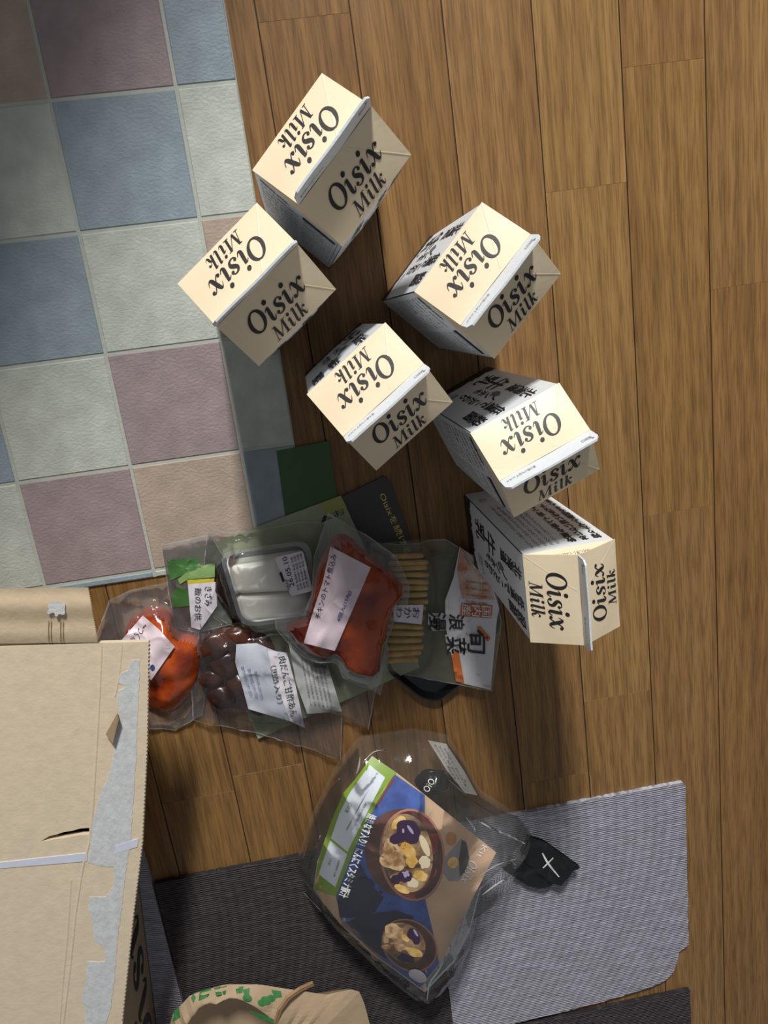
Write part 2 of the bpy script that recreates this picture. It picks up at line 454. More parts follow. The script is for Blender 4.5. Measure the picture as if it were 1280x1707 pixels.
# ------------------------------------------------------------------ star-shaped sheets
class Star:
    def __init__(self, pts, c=None, na=90):
        self.p = [Vector((q[0], q[1])) for q in pts]
        self.c = Vector((c[0], c[1])) if c is not None else sum(self.p, Vector((0, 0))) / len(self.p)
        an = sorted(set([2 * math.pi * i / na - math.pi for i in range(na)] + [math.atan2(q.y - self.c.y, q.x - self.c.x) for q in self.p]))
        self.a = an; self.R = [self._hit(t) for t in an]
        self.xa = np.array([an[-1] - 2 * math.pi] + an + [an[0] + 2 * math.pi])
        self.xr = np.array([self.R[-1]] + self.R + [self.R[0]])
    def _hit(self, t):
        d = Vector((math.cos(t), math.sin(t))); best = 0
        n = len(self.p)
        for i in range(n):
            a = self.p[i] - self.c; b = self.p[(i + 1) % n] - self.c; e = b - a
            den = d.x * e.y - d.y * e.x
            if abs(den) < 1e-14: continue
            s = (a.x * e.y - a.y * e.x) / den; u = (a.x * d.y - a.y * d.x) / den
            if s > 0 and -1e-6 <= u <= 1 + 1e-6: best = max(best, s)
        return best or 1e-4
    def r(self, x, y):
        dx, dy = x - self.c.x, y - self.c.y
        return math.hypot(dx, dy) / float(np.interp(math.atan2(dy, dx), self.xa, self.xr))
    def sheet(self, mb, fn, rings=12, flip=False):
        n = len(self.a); vs = [fn(self.c.x, self.c.y, 0.0)]; fs = []
        for j in range(1, rings + 1):
            k = (j / rings) ** 0.9
            for t, R in zip(self.a, self.R):
                vs.append(fn(self.c.x + math.cos(t) * R * k, self.c.y + math.sin(t) * R * k, k))
        for i in range(n):
            m = (i + 1) % n
            fs.append((0, 1 + i, 1 + m))
            for j in range(rings - 1):
                o = 1 + j * n
                fs.append((o + i, o + n + i, o + n + m, o + m))
        if flip: fs = [f[::-1] for f in fs]
        return mb.add(vs, fs)

def decal(mb, pts, zf, eps, rings=7, c=None):
    Star(pts, c).sheet(mb, lambda x, y, k: drape(x, y, zf, eps), rings, flip=True)
    return mb

def ell(cx, cy, rx, ry, tilt=0, n=28, wob=0.0, seed=0):
    out = []
    ct, st = math.cos(math.radians(tilt)), math.sin(math.radians(tilt))
    for i in range(n):
        a = 2 * math.pi * i / n
        k = 1 + wob * noise.noise(Vector((math.cos(a) * 1.5 + seed, math.sin(a) * 1.5, seed * 2.3)))
        x, y = rx * math.cos(a) * k, ry * math.sin(a) * k
        out.append((cx + x * ct - y * st, cy + x * st + y * ct))
    return out

def nz(x, y, s, seed=0.0):
    return noise.noise(Vector((x * s, y * s, seed)))

def ridge(x, y, s, seed=0.0):
    return 1 - abs(noise.noise(Vector((x * s, y * s, seed)))) * 2

# ================================================================== SETTING
TH = math.radians(8.0)
floor = MB().box(-1.25, 1.35, -1.75, 1.35, -0.03, -0.0018).build('floor', M_GAP)
floor.rotation_euler = (0, 0, TH)
tag(floor, 'brown oak strip floor of narrow planks', kind='structure')
PW, P0 = 0.0767, 0.161
def floor_uv(px, py):
    q = U(px, py); return q.x * math.cos(TH) + q.y * math.sin(TH), -q.x * math.sin(TH) + q.y * math.cos(TH)
fixed = {}
for px, py in ((502, 30), (960, 315), (1028, 1160), (930, 1297), (1105, 105), (1110, 855), (1240, 475), (310, 1333)):
    a, b = floor_uv(px, py); fixed.setdefault(math.floor((a - P0) / PW), []).append(b)
for k in range(-18, 15):
    x0 = P0 + k * PW; x1 = x0 + PW
    cuts = sorted(fixed.get(k, []))
    if not cuts: cuts = [0.34 + 0.25 * random.random()]
    while cuts[0] > -1.7: cuts.insert(0, cuts[0] - 0.5 - 0.25 * random.random() if cuts[0] < -0.6 else cuts[0] - 0.95 - 0.2 * random.random())
    while cuts[-1] < 1.3: cuts.append(cuts[-1] + (0.98 if cuts[-1] < -0.25 else 0.6) + 0.2 * random.random())
    for a, b in zip(cuts[:-1], cuts[1:]):
        a = max(a, -1.74); b = min(b, 1.34)
        if b - a < 0.01 or x0 < -1.24: continue
        cx, cy = (x0 + x1) / 2, (a + b) / 2
        hw, hl = PW / 2 - 0.0006, (b - a) / 2 - 0.00005
        pl = MB().box(-hw, hw, -hl, hl, -0.0018, 0.0, 0.0008, 0.00012).build('plank', M_WOOD, floor)
        pl.location = (cx, cy, 0)
        pl.color = (0.80, 0.76, 0.72, 1) if k < 0 else ((0.93, 0.90, 0.86, 1) if (k + int(cy > -0.15)) % 3 == 0 else (1, 1, 1, 1))

# tile-patterned vinyl mat
MA = math.radians(7.2); PT = 0.1018
J = Vector((-0.1954, 0.1758))
mat_root = empty('tiled_mat', (J.x, J.y, 0), MA, 'vinyl floor mat embossed with pastel square tiles and pale joints', 'mat')
MT = {'p': tile_mat('tile_mauve', (154, 138, 139)), 'b': tile_mat('tile_blue', (142, 156, 164)),
      'w': tile_mat('tile_pale', (188, 192, 182)), 'o': tile_mat('tile_peach', (176, 158, 143))}
M_GROUT = plain('mat_joint', (178, 182, 170), 0.6, var=0.05, vscale=80, bump=0.4, bscale=300)
XR, YB = 0.1520, -0.4225    # right and lower edge in mat space (x to the right of J, y up)
YB = -4 * PT - 0.0075
mb = MB(); mb.box(-0.72, XR, YB, 0.62, 0.0, 0.0016, 0.0006); mb.build('backing', M_GROUT, mat_root)
codes = {(0, -1): 'p', (0, 0): 'b', (0, 1): 'w', (0, 2): 'p', (0, 3): 'o', (0, 4): 'w',
         (-1, -1): 'o', (-1, 0): 'w', (-1, 1): 'b', (-1, 2): 'w', (-1, 3): 'p', (-1, 4): 'b',
         (1, -1): 'b', (1, 0): 'w', (1, 1): 'o', (1, 2): 'w', (1, 3): 'b', (1, 4): 'w',
         (-2, 2): 'b', (-2, 3): 'w', (-2, 1): 'o', (-2, 0): 'p', (-2, 4): 'p'}
G = 0.0010
for c in range(-7, 2):
    for r in range(-6, 5):
        x0, x1 = c * PT + G, (c + 1) * PT - G
        y1, y0 = -r * PT - G, -(r + 1) * PT + G
        x0 = max(x0, -0.72); x1 = min(x1, XR - 0.0003); y0 = max(y0, YB + 0.0003); y1 = min(y1, 0.62)
        if x1 - x0 < 0.004 or y1 - y0 < 0.003: continue
        k = codes.get((c, r)) or 'pbwo'[(c * 7 + r * 5 + c * r) % 4]
        t = MB().box(x0 - (x0 + x1) / 2, x1 - (x0 + x1) / 2, y0 - (y0 + y1) / 2, y1 - (y0 + y1) / 2, 0.0008, 0.0024, 0.0012).build('tile', MT[k], mat_root)
        t.location = ((x0 + x1) / 2, (y0 + y1) / 2, 0)

# carpet tiles (30 cm squares)
M_CL = carpet_mat('carpet_light', (132, 130, 140), (196, 194, 206))
M_CD = carpet_mat('carpet_dark', (52, 48, 50), (92, 86, 87))
CA = math.atan2(0.0385, 0.297); S = 0.2985
C0 = Vector((-0.170, -0.5795))
e1 = Vector((math.cos(CA), math.sin(CA))); e2 = Vector((math.sin(CA), -math.cos(CA)))
def carpet(i, j, mat, label, z0=0.0002, outline=None, grp='carpet tiles laid on the planks'):
    o = C0 + e1 * (i * S) + e2 * (j * S)
    pts = outline or [(0, 0), (S - 0.0015, 0), (S - 0.0015, -S + 0.0015), (0, -S + 0.0015)]
    # ragged edge
    out = []
    for a, b in zip(pts, pts[1:] + pts[:1]):
        n = max(2, int(math.hypot(b[0] - a[0], b[1] - a[1]) / 0.004))
        for k in range(n):
            t = k / n
            out.append((a[0] + (b[0] - a[0]) * t + random.uniform(-.0005, .0005), a[1] + (b[1] - a[1]) * t + random.uniform(-.0005, .0005)))
    ob = MB().prism(out, 0, 0.0055).build('carpet_tile', mat, fix=True)
    ob.location = (o.x, o.y, z0); ob.rotation_euler = (0, 0, CA)
    return tag(ob, label, 'carpet tile', grp)
carpet(0, 0, M_CD, 'dark charcoal ribbed carpet tile under the paper bag')
carpet(1, 0, M_CL, 'light grey ribbed carpet tile with a torn corner under the meal kit bag',
       outline=[(0, 0), (S - 0.004, 0.001), (S - 0.0015, -0.004), (S - 0.002, -0.228), (S - 0.014, -0.236), (S - 0.017, -0.252), (S - 0.022, -0.264), (S - 0.031, -0.2745), (S - 0.05, -0.2805), (S - 0.10, -0.2865), (0.12, -0.291), (0, -0.295)])
carpet(1, 1, M_CD, 'dark charcoal carpet tile peeking out below the torn light tile')
carpet(0, 1, M_CL, 'light grey carpet tile bordering both dark carpet tiles')
# the tile pushed up against the cardboard box: its edge curls upward
cl = MB()
o = C0 - e1 * (S + 0.001) - e2 * 0.054
def curl(a, b):
    x = a * S; y = -b * S
    p = o + e1 * (x - 0.001) + e2 * (-y)
    lift = 0.0 * math.exp(-((1 - a) / 0.03) ** 2) * math.exp(-(b / 0.12) ** 2)
    return (p.x, p.y - 0.010 * math.exp(-((1 - a) / 0.03) ** 2) * (1 - b) ** 8, 0.0058 + lift)
cl.grid(curl, 40, 24); nv = len(cl.v)
cl.v += [(x, y, z - 0.0055) for x, y, z in cl.v]; cl.f += [tuple(i + nv for i in f[::-1]) for f in cl.f]
W = 41
for i in range(40):
    cl.f += [(i + nv, i + 1 + nv, i + 1, i), (24 * W + i, 24 * W + i + 1, 24 * W + i + 1 + nv, 24 * W + i + nv)]
for j in range(24):
    cl.f += [(j * W, (j + 1) * W, (j + 1) * W + nv, j * W + nv), (j * W + 40 + nv, (j + 1) * W + 40 + nv, (j + 1) * W + 40, j * W + 40)]
tag(cl.build('carpet_tile', M_CL, smooth=False), 'light grey carpet tile curled up against the cardboard box', 'carpet tile', 'carpet tiles laid on the planks')

# ================================================================== MILK CARTONS
A = 0.070; HS, HR, HF = 0.195, 0.2145, 0.2305
def face_pt(axis, s, z, off=0.0):
    """axis: 0 v+, 1 u-, 2 v-, 3 u+ ; s in -1..1 rightwards seen from outside"""
    h = A / 2
    bul = 0.0022 * max(0, (1 - s * s)) * math.sin(math.pi * min(max(z / HS, 0), 1)) + off
    x, y = -s * h, h + bul
    for _ in range(axis): x, y = -y, x
    return (x, y, z)
def carton_body():
    m = MB()
    n, k = 8, 12
    cr = 0.97
    for ax in range(4):
        m.grid(lambda a, b: face_pt(ax, (2 * a - 1) * cr, b * HS, 0 if 0 < a < 1 else -0.0004), n, k)
    for ax in range(4):
        m.grid(lambda a, b: face_pt(ax, cr, b * HS, -0.0004) if a < .5 else face_pt((ax + 3) % 4, -cr, b * HS, -0.0004), 1, k)
    h = A / 2 * 0.985
    m.add([(-h, -h, 0.0), (h, -h, 0.0), (h, h, 0.0), (-h, h, 0.0)], [(3, 2, 1, 0)])
    return m.mesh('body', M_CWHITE, smooth=False)
def roof_pt(side, u, q, off=0.0):
    """q 0 at the ridge .. 1 at the shoulder; side +1 is v+"""
    n = Vector((0, HR - HS, A / 2)).normalized()
    v = 0.0008 + q * (A / 2 - 0.0008); z = HR + (HS - HR) * q
    bow = 0.0012 * math.sin(math.pi * q) * (1 - (2 * u / A) ** 2)
    p = Vector((u, v, z)) + n * (off + bow)
    return (p.x, side * p.y, p.z)
QL = math.hypot(A / 2, HR - HS)
def roof_mesh(side):
    m = MB()
    m.grid(lambda a, b: roof_pt(side, (a - .5) * A, b * 1.0), 10, 8)
    if side > 0: m.f = [f[::-1] for f in m.f]
    # board thickness: underside and edges
    nv = len(m.v); low = [(x, y, z - 0.0006) for x, y, z in m.v]
    m.v += low; m.f += [tuple(i + nv for i in f[::-1]) for f in m.f]
    W = 11; e = [(i, i + 1) for i in range(10)] + [(8 * W + i, 8 * W + i + 1) for i in range(10)] + [(j * W, (j + 1) * W) for j in range(8)] + [(j * W + 10, (j + 1) * W + 10) for j in range(8)]
    m.f += [(a, b, b + nv, a + nv) for a, b in e]
    return m.mesh('roof_panel', M_CREAM, smooth=False)
def roof_letters(side):
    m = MB()
    for s, xh, base in (('Oisix', 0.0100, 0.595), ('Milk', 0.0070, 0.925)):
        g, wd = word(s, xh)
        for f in [None]:
            vs = []
            for x, y, _ in g.v:
                u = x - wd / 2 - 0.0005; q = base - y / QL
                vs.append(roof_pt(side, -side * u, q, 0.00030))
            m.add(vs, g.f if side > 0 else g.f)
    return m.mesh('lettering', M_INK)
def crease_mesh(side):
    m = MB()
    for sg in (1,):
        a = (sg * 0.034, 0.98); b = (sg * 0.008, 0.06)
        def f(s, t):
            uu = a[0] + (b[0] - a[0]) * s + (t - .5) * 0.0014; q = a[1] + (b[1] - a[1]) * s
            return roof_pt(side, uu, q, 0.00003 + (0.00018 if 0.3 < t < 0.7 else 0))
        m.grid(f, 12, 2)
    return m.mesh('crease', M_CREAM, smooth=True)
def gable_mesh(sg):
    m = MB(); h = A / 2
    ap = (sg * 0.010, 0, HR - 0.002)
    mid = lambda p, q, t: tuple(a + (b - a) * t for a, b in zip(p, q))
    Aa, Bb, R = (sg * h, h, HS), (sg * h, -h, HS), (sg * h * 0.98, 0, HR - 0.001)
    m.add([Aa, Bb, ap], [(0, 1, 2)]); m.add([Aa, ap, (R[0], 0.0006, R[2])], [(0, 1, 2)]); m.add([Bb, (R[0], -0.0006, R[2]), ap], [(0, 1, 2)])
    return m.mesh('gable_fold', M_CREAM)
def fin_mesh(lean):
    m = MB(); h = A / 2
    def pt(a, b, side):
        u = (a - .5) * A * 1.0
        rr = 0.004; z = b * (HF - HR)
        edge = min(a, 1 - a) * A
        top = (HF - HR) - (0 if edge > rr else rr - math.sqrt(max(0, rr * rr - (rr - edge) ** 2)))
        z = b * top
        v = side * 0.0007 + lean * (z / (HF - HR)) ** 1.2 + 0.0002 * math.sin(a * 9)
        return (u, v, HR - 0.0012 + z)
    m.grid(lambda a, b: pt(a, b, 1), 24, 5); m.grid(lambda a, b: pt(a, b, -1), 24, 5)
    W = 25; nv = 25 * 6
    for i in range(24): m.f.append((5 * W + i, 5 * W + i + 1, nv + 5 * W + i + 1, nv + 5 * W + i))
    for j in range(5): m.f += [(j * W, (j + 1) * W, nv + (j + 1) * W, nv + j * W), (j * W + 24, (j + 1) * W + 24, nv + (j + 1) * W + 24, nv + j * W + 24)]
    return m.mesh('seal_fin', M_FIN, smooth=False)
def fin_marks(lean, side):
    m = MB()
    if True:
        def pos(u, z):
            v = side * 0.0010 + lean * (z / (HF - HR)) ** 1.2 + 0.0002 * math.sin((u / A + .5) * 9)
            return (u, v, HR - 0.0012 + z)
        for body, u0, wd, z0, ht in (('開封口', 0.031, 0.007, 0.0085, 0.0035), ('要冷蔵10℃以下 26.05.09', -0.010, 0.022, 0.006, 0.0032)):
            text_fn(m, body, lambda s, t: pos(u0 - side * (s - (0 if side > 0 else 1)) * wd if side > 0 else u0 - wd + s * wd, z0 + t * ht), res=1)
        m.add([pos(0.0325, 0.0125), pos(0.0305, 0.0135), pos(0.0305, 0.0115)], [(0, 1, 2)])
    return m.mesh('stamp', M_INKG)
def face_text(m, ax, body, s0, s1, z0, z1, **k):
    text_fn(m, body, lambda s, t: face_pt(ax, s0 + (s1 - s0) * s, z0 + (z1 - z0) * t, 0.00022), **k)
def vcol(txt): return '\n'.join(txt)
def bold(m, ax, body, s0, s1, z0, z1, **k):
    for ds, dz in ((0, 0), (0.022, 0.0), (0.011, 0.0007)):
        face_text(m, ax, body, s0 + ds, s1 + ds, z0 + dz, z1 + dz, **k)
def prints(ax):
    m = MB(); g = MB()
    if ax in (0, 2):
        bold(m, ax, vcol('牛乳'), -0.72, -0.18, 0.046, 0.118, line=0.9)
        bold(m, ax, vcol('北海道'), -0.64, -0.34, 0.134, 0.188, line=0.95)
        bold(m, ax, vcol('ノンホモ'), -0.12, 0.08, 0.085, 0.148, line=0.95)
        bold(m, ax, vcol('低温で'), 0.08, 0.36, 0.138, 0.188, line=0.95)
        bold(m, ax, vcol('こだわり'), 0.18, 0.42, 0.072, 0.132, line=0.95)
        bold(m, ax, vcol('殺菌'), 0.50, 0.82, 0.144, 0.188, line=0.95)
        face_text(g, ax, '種類別 牛乳\n1000ml', 0.30, 0.82, 0.045, 0.062)
        n = 40
        tops = [0.026 + 0.008 * noise.noise(Vector((i * 0.35, 3.3, ax))) + 0.005 * noise.noise(Vector((i * 1.1, 8, ax))) for i in range(n + 1)]
        vs = []
        for i in range(n + 1):
            s = -0.99 + 1.98 * i / n
            for q in range(5): vs.append(face_pt(ax, s, 0.0005 + (tops[i] - 0.0005) * q / 4, 0.0003))
        m.add(vs, [(5 * i + q, 5 * i + 5 + q, 5 * i + 6 + q, 5 * i + 1 + q) for i in range(n) for q in range(4)])
        vs = [face_pt(ax, -0.14 + 0.10 * math.sin(t * 3.1) * (1 if k else -1), 0.122 + 0.02 * t, 0.0003) for t in (0, .25, .5, .75, 1) for k in (0, 1)]
        g.add(vs, [(2 * i, 2 * i + 1, 2 * i + 3, 2 * i + 2) for i in range(4)])
    elif ax == 3:
        for i, tx in enumerate(('搾りたての風味をそのまま', 'あじわい深い牛乳です。', '牧草を食べて育った牛の')):
            bold(m, 3, vcol(tx), -0.84 + i * 0.28, -0.66 + i * 0.28, 0.060 + 0.012 * (i % 2), 0.187, res=1, line=0.95)
        for i in range(5):
            face_text(g, 3, vcol('ミルクの甘みとコクを大切に毎日丁寧に'), 0.08 + i * 0.14, 0.17 + i * 0.14, 0.062, 0.186, res=1, line=0.95)
        face_text(g, 3, '公正', 0.6, 0.8, 0.03, 0.042, res=1)
    else:
        m.add([face_pt(1, 0.12, 0.176, .0003), face_pt(1, 0.86, 0.176, .0003), face_pt(1, 0.86, 0.184, .0003), face_pt(1, 0.12, 0.184, .0003)], [(0, 1, 2, 3)])
        bold(m, 1, '栄養成分表示 エネルギー', -0.86, -0.2, 0.180, 0.187, res=1)
        rows = ('名称 牛乳 無脂乳固形分', '乳脂肪分 3.5%以上', '原材料名 生乳100%', '殺菌 75℃ 15秒間', '内容量 1000ml', '保存方法 10℃以下', '開封後はお早めに', '製造所固有記号', 'カルシウム 227mg', 'たんぱく質 6.8g', '食塩相当量 0.2g', '炭水化物 9.9g')
        for i, tx in enumerate(rows):
            z = 0.168 - i * 0.012
            face_text(g, 1, tx, -0.86, 0.02, z, z + 0.0066, res=1)
            face_text(g, 1, rows[-1 - i], 0.14, 0.84, z, z + 0.0055, res=1)
        for z in (0.03, 0.192):
            g.add([face_pt(1, -0.9, z, .0003), face_pt(1, 0.9, z, .0003), face_pt(1, 0.9, z + .0005, .0003), face_pt(1, -0.9, z + .0005, .0003)], [(0, 1, 2, 3)])
        g.add([face_pt(1, 0.9, 0.03, .0003), face_pt(1, 0.912, 0.03, .0003), face_pt(1, 0.912, 0.192, .0003), face_pt(1, 0.9, 0.192, .0003)], [(0, 1, 2, 3)])
    return m.mesh('printed_text', M_INK), g.mesh('small_print', M_INKG)
def gable_text(sg):
    m = MB(); h = A / 2
    Aa, Bb, ap = Vector((sg * h, h, HS)), Vector((sg * h, -h, HS)), Vector((sg * 0.010, 0, HR - 0.002))
    n = (Bb - Aa).cross(ap - Aa).normalized()
    if n.z < 0: n = -n
    mid = (Aa + Bb) / 2; up = (ap - mid).normalized(); rt = Vector((0, sg, 0))
    text_fn(m, '※開封に際しては反対側から', lambda s, t: mid + rt * ((s - .5) * 0.032) + up * (0.004 + t * 0.0032) + n * 0.0003, res=1)
    return m.mesh('opening_note', M_INKG)

BODY = carton_body(); ROOF = {s: roof_mesh(s) for s in (1, -1)}; RL = {s: roof_letters(s) for s in (1, -1)}; CR = {s: crease_mesh(s) for s in (1, -1)}
GAB = {s: gable_mesh(s) for s in (1, -1)}; GT = {s: gable_text(s) for s in (1, -1)}
PRN = [prints(a) for a in range(4)]
FIN = {k: (fin_mesh(v), fin_marks(v, 1), fin_marks(v, -1)) for k, v in (('l', 0.0032), ('r', -0.0030), ('n', 0.0006))}
cartons = [
    (0.02391, 0.09674, 0.89667, 0.0, 'l', 'cream gable-top milk carton on wood with its seal bent toward the lit roof side'),
    (-0.02461, 0.02300, 0.75638, 0.0023, 'n', 'cream gable-top milk carton standing partly on the tiled mat'),
    (0.12487, 0.02640, 0.90529, 0.0, 'r', 'cream gable-top milk carton standing clear on bare planks away from the mat'),
    (0.05370, -0.04823, 0.72278, 0.0, 'r', 'cream gable-top milk carton next to the green card and dark booklet'),
    (0.16327, -0.08655, 0.50291, 0.0, 'r', 'cream gable-top milk carton whose roof overhangs the sideways-turned carton'),
    (0.19649, -0.19199, 1.70950, 0.0, 'n', 'cream gable-top milk carton turned sideways beside the bag of root vegetable sticks'),
]
for x, y, th, z, fk, lab in cartons:
    r = empty('milk_carton', (x, y, z), th, lab, 'milk carton', 'milk cartons standing on the floor')
    b = link('body', BODY, r) 
    for a_ in range(4):
        link('printed_text', PRN[a_][0], b)['kind'] = 'stuff'; link('small_print', PRN[a_][1], b)['kind'] = 'stuff'
    for s in (1, -1):
        p = link('roof_panel', ROOF[s], r); link('lettering', RL[s], p); link('crease', CR[s], p)
        g = link('gable_fold', GAB[s], r); link('opening_note', GT[s], g)
    f = link('seal_fin', FIN[fk][0], r)
    for k_ in (1, 2): link('stamp', FIN[fk][k_], f)['kind'] = 'stuff'

# ================================================================== FLAT PAPERS
M_GCARD = plain('green_card', (56, 88, 46), 0.5)
M_FLYER = plain('pale_green_paper', (150, 156, 126), 0.5)
M_OLIVE = plain('olive_print', (156, 160, 84), 0.5)
M_BOOK = plain('charcoal_paper', (66, 62, 62), 0.5)
M_YTXT = plain('yellow_print', (222, 206, 96), 0.5)
flat = lambda z: (lambda x, y: z)
def sheet_px(name, pts, z, th, mat, label, cat, group=None):
    q = UL(pts, z)
    ob = MB().prism([(p.x, p.y) for p in q], z - th, z).build(name, mat, fix=True)
    return tag(ob, label, cat, group)
sheet_px('green_card', [(461, 752), (548, 735), (563, 833), (476, 866)], 0.0030, 0.0005, M_GCARD, 'plain dark green card lying over the mat edge', 'card')
fl = empty('leaflet', U(520, 1000, 0.0032), 0, 'pale green leaflet with olive corner band under the food packs', 'leaflet')
q = UL([(300, 926), (568, 826), (700, 1112), (430, 1232)], 0.0046)
MB().prism([(p.x, p.y) for p in q], 0.0041, 0.0046).build('page', M_FLYER, fl, fl.location, fix=True)
m = MB(); decal(m, [(534, 839), (568, 826.5), (578, 846), (545, 860)], flat(0.0046), 0.0002, 2); m.build('corner_band', M_OLIVE, fl, fl.location)
m = MB(); text_px(m, '▲お', [(530, 862), (572, 846), (577, 856), (535, 872)], flat(0.0046), 0.0003); m.build('printed_text', M_INK, fl, fl.location)
bk = empty('booklet', U(640, 860, 0.001), 0, 'charcoal booklet with yellow lettering beside the standing carton', 'booklet')
q = UL([(570, 828), (640, 794), (652, 806), (696, 930), (606, 958)], 0.0036)
MB().prism([(p.x, p.y) for p in q], 0.0005, 0.0036).build('cover', M_BOOK, bk, bk.location, fix=True)
m = MB(); text_px(m, 'Oisixを続けると', [(642, 820), (694, 938), (683, 943), (631, 825)], flat(0.0036), 0.0003); m.build('lettering', M_YTXT, bk, bk.location)

# ================================================================== FOOD PACKS
M_FILM = film_mat('clear_film', haze=0.03, gloss=0.6, bump=0.2)
M_FILM2 = film_mat('clear_film_milky', haze=0.085, gloss=0.8, bump=0.3)
M_FILMV = film_mat('vegetable_bag_film', haze=0.14, hazecol=(186, 184, 150), gloss=0.6, bump=0.2)
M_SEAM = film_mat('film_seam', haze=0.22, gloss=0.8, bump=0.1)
M_BAGF = film_mat('kit_bag_film', haze=0.05, gloss=0.8, bump=0.10, bscale=40, rough=0.06, hazecol=(190, 192, 186))
M_LABEL = plain('label_paper', (226, 220, 228), 0.45)
M_LABELP = plain('label_pinkish', (226, 208, 216), 0.4)
M_LABELS = plain('label_silver', (186, 190, 200), 0.35, var=0.1, vscale=50)
M_BLUEINK = plain('blue_ink', (62, 78, 140), 0.5)
M_RED = two_tone('tomato_sauce', (112, 30, 8), (170, 68, 16), 0.16, 26, bump=0.5, bscale=60, coat=0.5)
M_RED2 = two_tone('chilli_sauce', (124, 38, 14), (190, 84, 30), 0.16, 34, bump=0.4, bscale=50, coat=0.6)
M_BROWN = two_tone('soy_glaze', (56, 22, 12), (104, 42, 22), 0.2, 40, coat=0.6)
M_BALL = two_tone('meatball', (48, 22, 14), (84, 42, 26), 0.3, 60, bump=0.6, bscale=160, coat=0.5)
M_STICK = two_tone('root_stick', (206, 154, 70), (232, 190, 104), 0.45, 70)
M_TOFU = two_tone('white_fish_cake', (232, 230, 218), (244, 242, 234), 0.4, 30, bump=0.3, bscale=60, sss=0.3)
M_TRAYC = film_mat('clear_tray', haze=0.22, hazecol=(200, 200, 214), bump=0.05)
M_BLACK = plain('black_plastic', (22, 23, 26), 0.2, spec=0.6)
M_GREENP = plain('green_print', (66, 112, 56), 0.45, var=0.1)
M_LIME = plain('lime_print', (128, 158, 96), 0.45)
M_YEL = plain('yellow_print_band', (206, 192, 60), 0.45)

class Pack:
    """contents mound + draped film. content and film outlines in photo pixels taken at height zb"""
    def __init__(self, content, film, zb, h, p=2.4, e=0.75, lump=0.0, ls=60, seed=1.0, wr=0.0012, ws=55, tilt=None):
        self.zb, self.h, self.p, self.e, self.lump, self.ls, self.seed, self.wr, self.ws = zb, h, p, e, lump, ls, seed, wr, ws
        cp = [U(a, b, zb + h * 0.35).xy for a, b in content]
        for _ in range(2 if lump > 0.01 else 1):
            cp = [q for a, b in zip(cp, cp[1:] + cp[:1]) for q in (a * 0.78 + b * 0.22, a * 0.22 + b * 0.78)]
        self.cs = Star(cp)
        self.fs = Star([U(a, b, zb + 0.001).xy for a, b in film])
    def top(self, x, y):
        r = self.cs.r(x, y)
        if r >= 1: return self.zb
        k = (1 - r ** self.p) ** self.e
        return self.zb + self.h * k + self.lump * k * noise.noise(Vector((x * self.ls, y * self.ls, self.seed)))
    def film(self, x, y):
        r = self.cs.r(x, y); rf = self.fs.r(x, y)
        k = (1 - min(r * 0.86, 1) ** self.p) ** self.e
        z = self.zb + self.h * k + self.lump * k * noise.noise(Vector((x * self.ls, y * self.ls, self.seed)))
        z = max(z, self.top(x, y)) + 0.0014
        w = self.wr * (ridge(x, y, self.ws, self.seed) ** 3) * (0.5 + min(r, 1.4))
        z += max(0, w)
        return z
    def label(self, x, y): return self.film(x, y) + 0.0002
    def content_mesh(self):
        m = MB()
        self.cs.sheet(m, lambda x, y, k: (x, y, self.top(x, y) if k < .999 else self.zb), 30)
        self.cs.sheet(m, lambda x, y, k: (x, y, self.zb - 0.0002), 2, flip=True)
        return m
    def film_mesh(self, rings=26, cling=False):
        m = MB()
        self.fs.sheet(m, lambda x, y, k: (x, y, self.film(x, y)), rings)
        if cling:      # where the sauce touches the film only its wet gloss shows
            m.f = [f for f in m.f if any(self.cs.r(m.v[i][0], m.v[i][1]) > 0.97 for i in f)]
        self.fs.sheet(m, lambda x, y, k: (x, y, self.zb - 0.0006), 2, flip=True)
        return m
    def seam_mesh(self, wd=0.0011):
        m = MB(); a, R, c = self.fs.a, self.fs.R, self.fs.c; n = len(a); vs = []
        for t, q in zip(a, R):
            for d in (wd, 0):
                x, y = c.x + math.cos(t) * (q - d), c.y + math.sin(t) * (q - d); vs.append((x, y, self.film(x, y) + 0.0003))
        return m.add(vs, [(2 * i, 2 * i + 1, 2 * ((i + 1) % n) + 1, 2 * ((i + 1) % n)) for i in range(n)])

# --- red stew pouch half under the box lid
P = Pack([(196, 1075), (212, 1040), (250, 1014), (280, 1022), (296, 1056), (330, 1062), (342, 1092), (328, 1150), (284, 1196), (240, 1188), (198, 1140)],
         [(160, 1062), (182, 1000), (216, 984), (288, 968), (300, 1010), (350, 1012), (350, 1110), (338, 1190), (292, 1216), (248, 1212), (180, 1165)],
         0.001, 0.024, p=2.6, e=0.6, lump=0.011, ls=42, seed=2.2, wr=0.002)
r = empty('stew_pouch', U(270, 1110, 0.001), 0, 'clear pouch of orange-red chilli stew half under the cardboard lid', 'food pouch', 'pouches of ready-made food on the floor')
P.content_mesh().build('contents', M_RED2, r, r.location, smooth=True)
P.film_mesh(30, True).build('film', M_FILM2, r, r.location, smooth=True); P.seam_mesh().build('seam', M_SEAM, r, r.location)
lb = MB(); decal(lb, [(238, 1026), (266, 1050), (291, 1078), (252, 1134), (188, 1084)], P.label, 0.0006, 8); lbo = lb.build('label', M_LABELP, r, r.location, smooth=True)
m = MB(); text_px(m, 'ーつくね', [(248, 1046), (226, 1076), (215, 1066), (237, 1036)], P.label, 0.0012); m.build('lettering', M_INK, lbo)
lbo.children[0].data.transform(Matrix.Translation(-r.location))
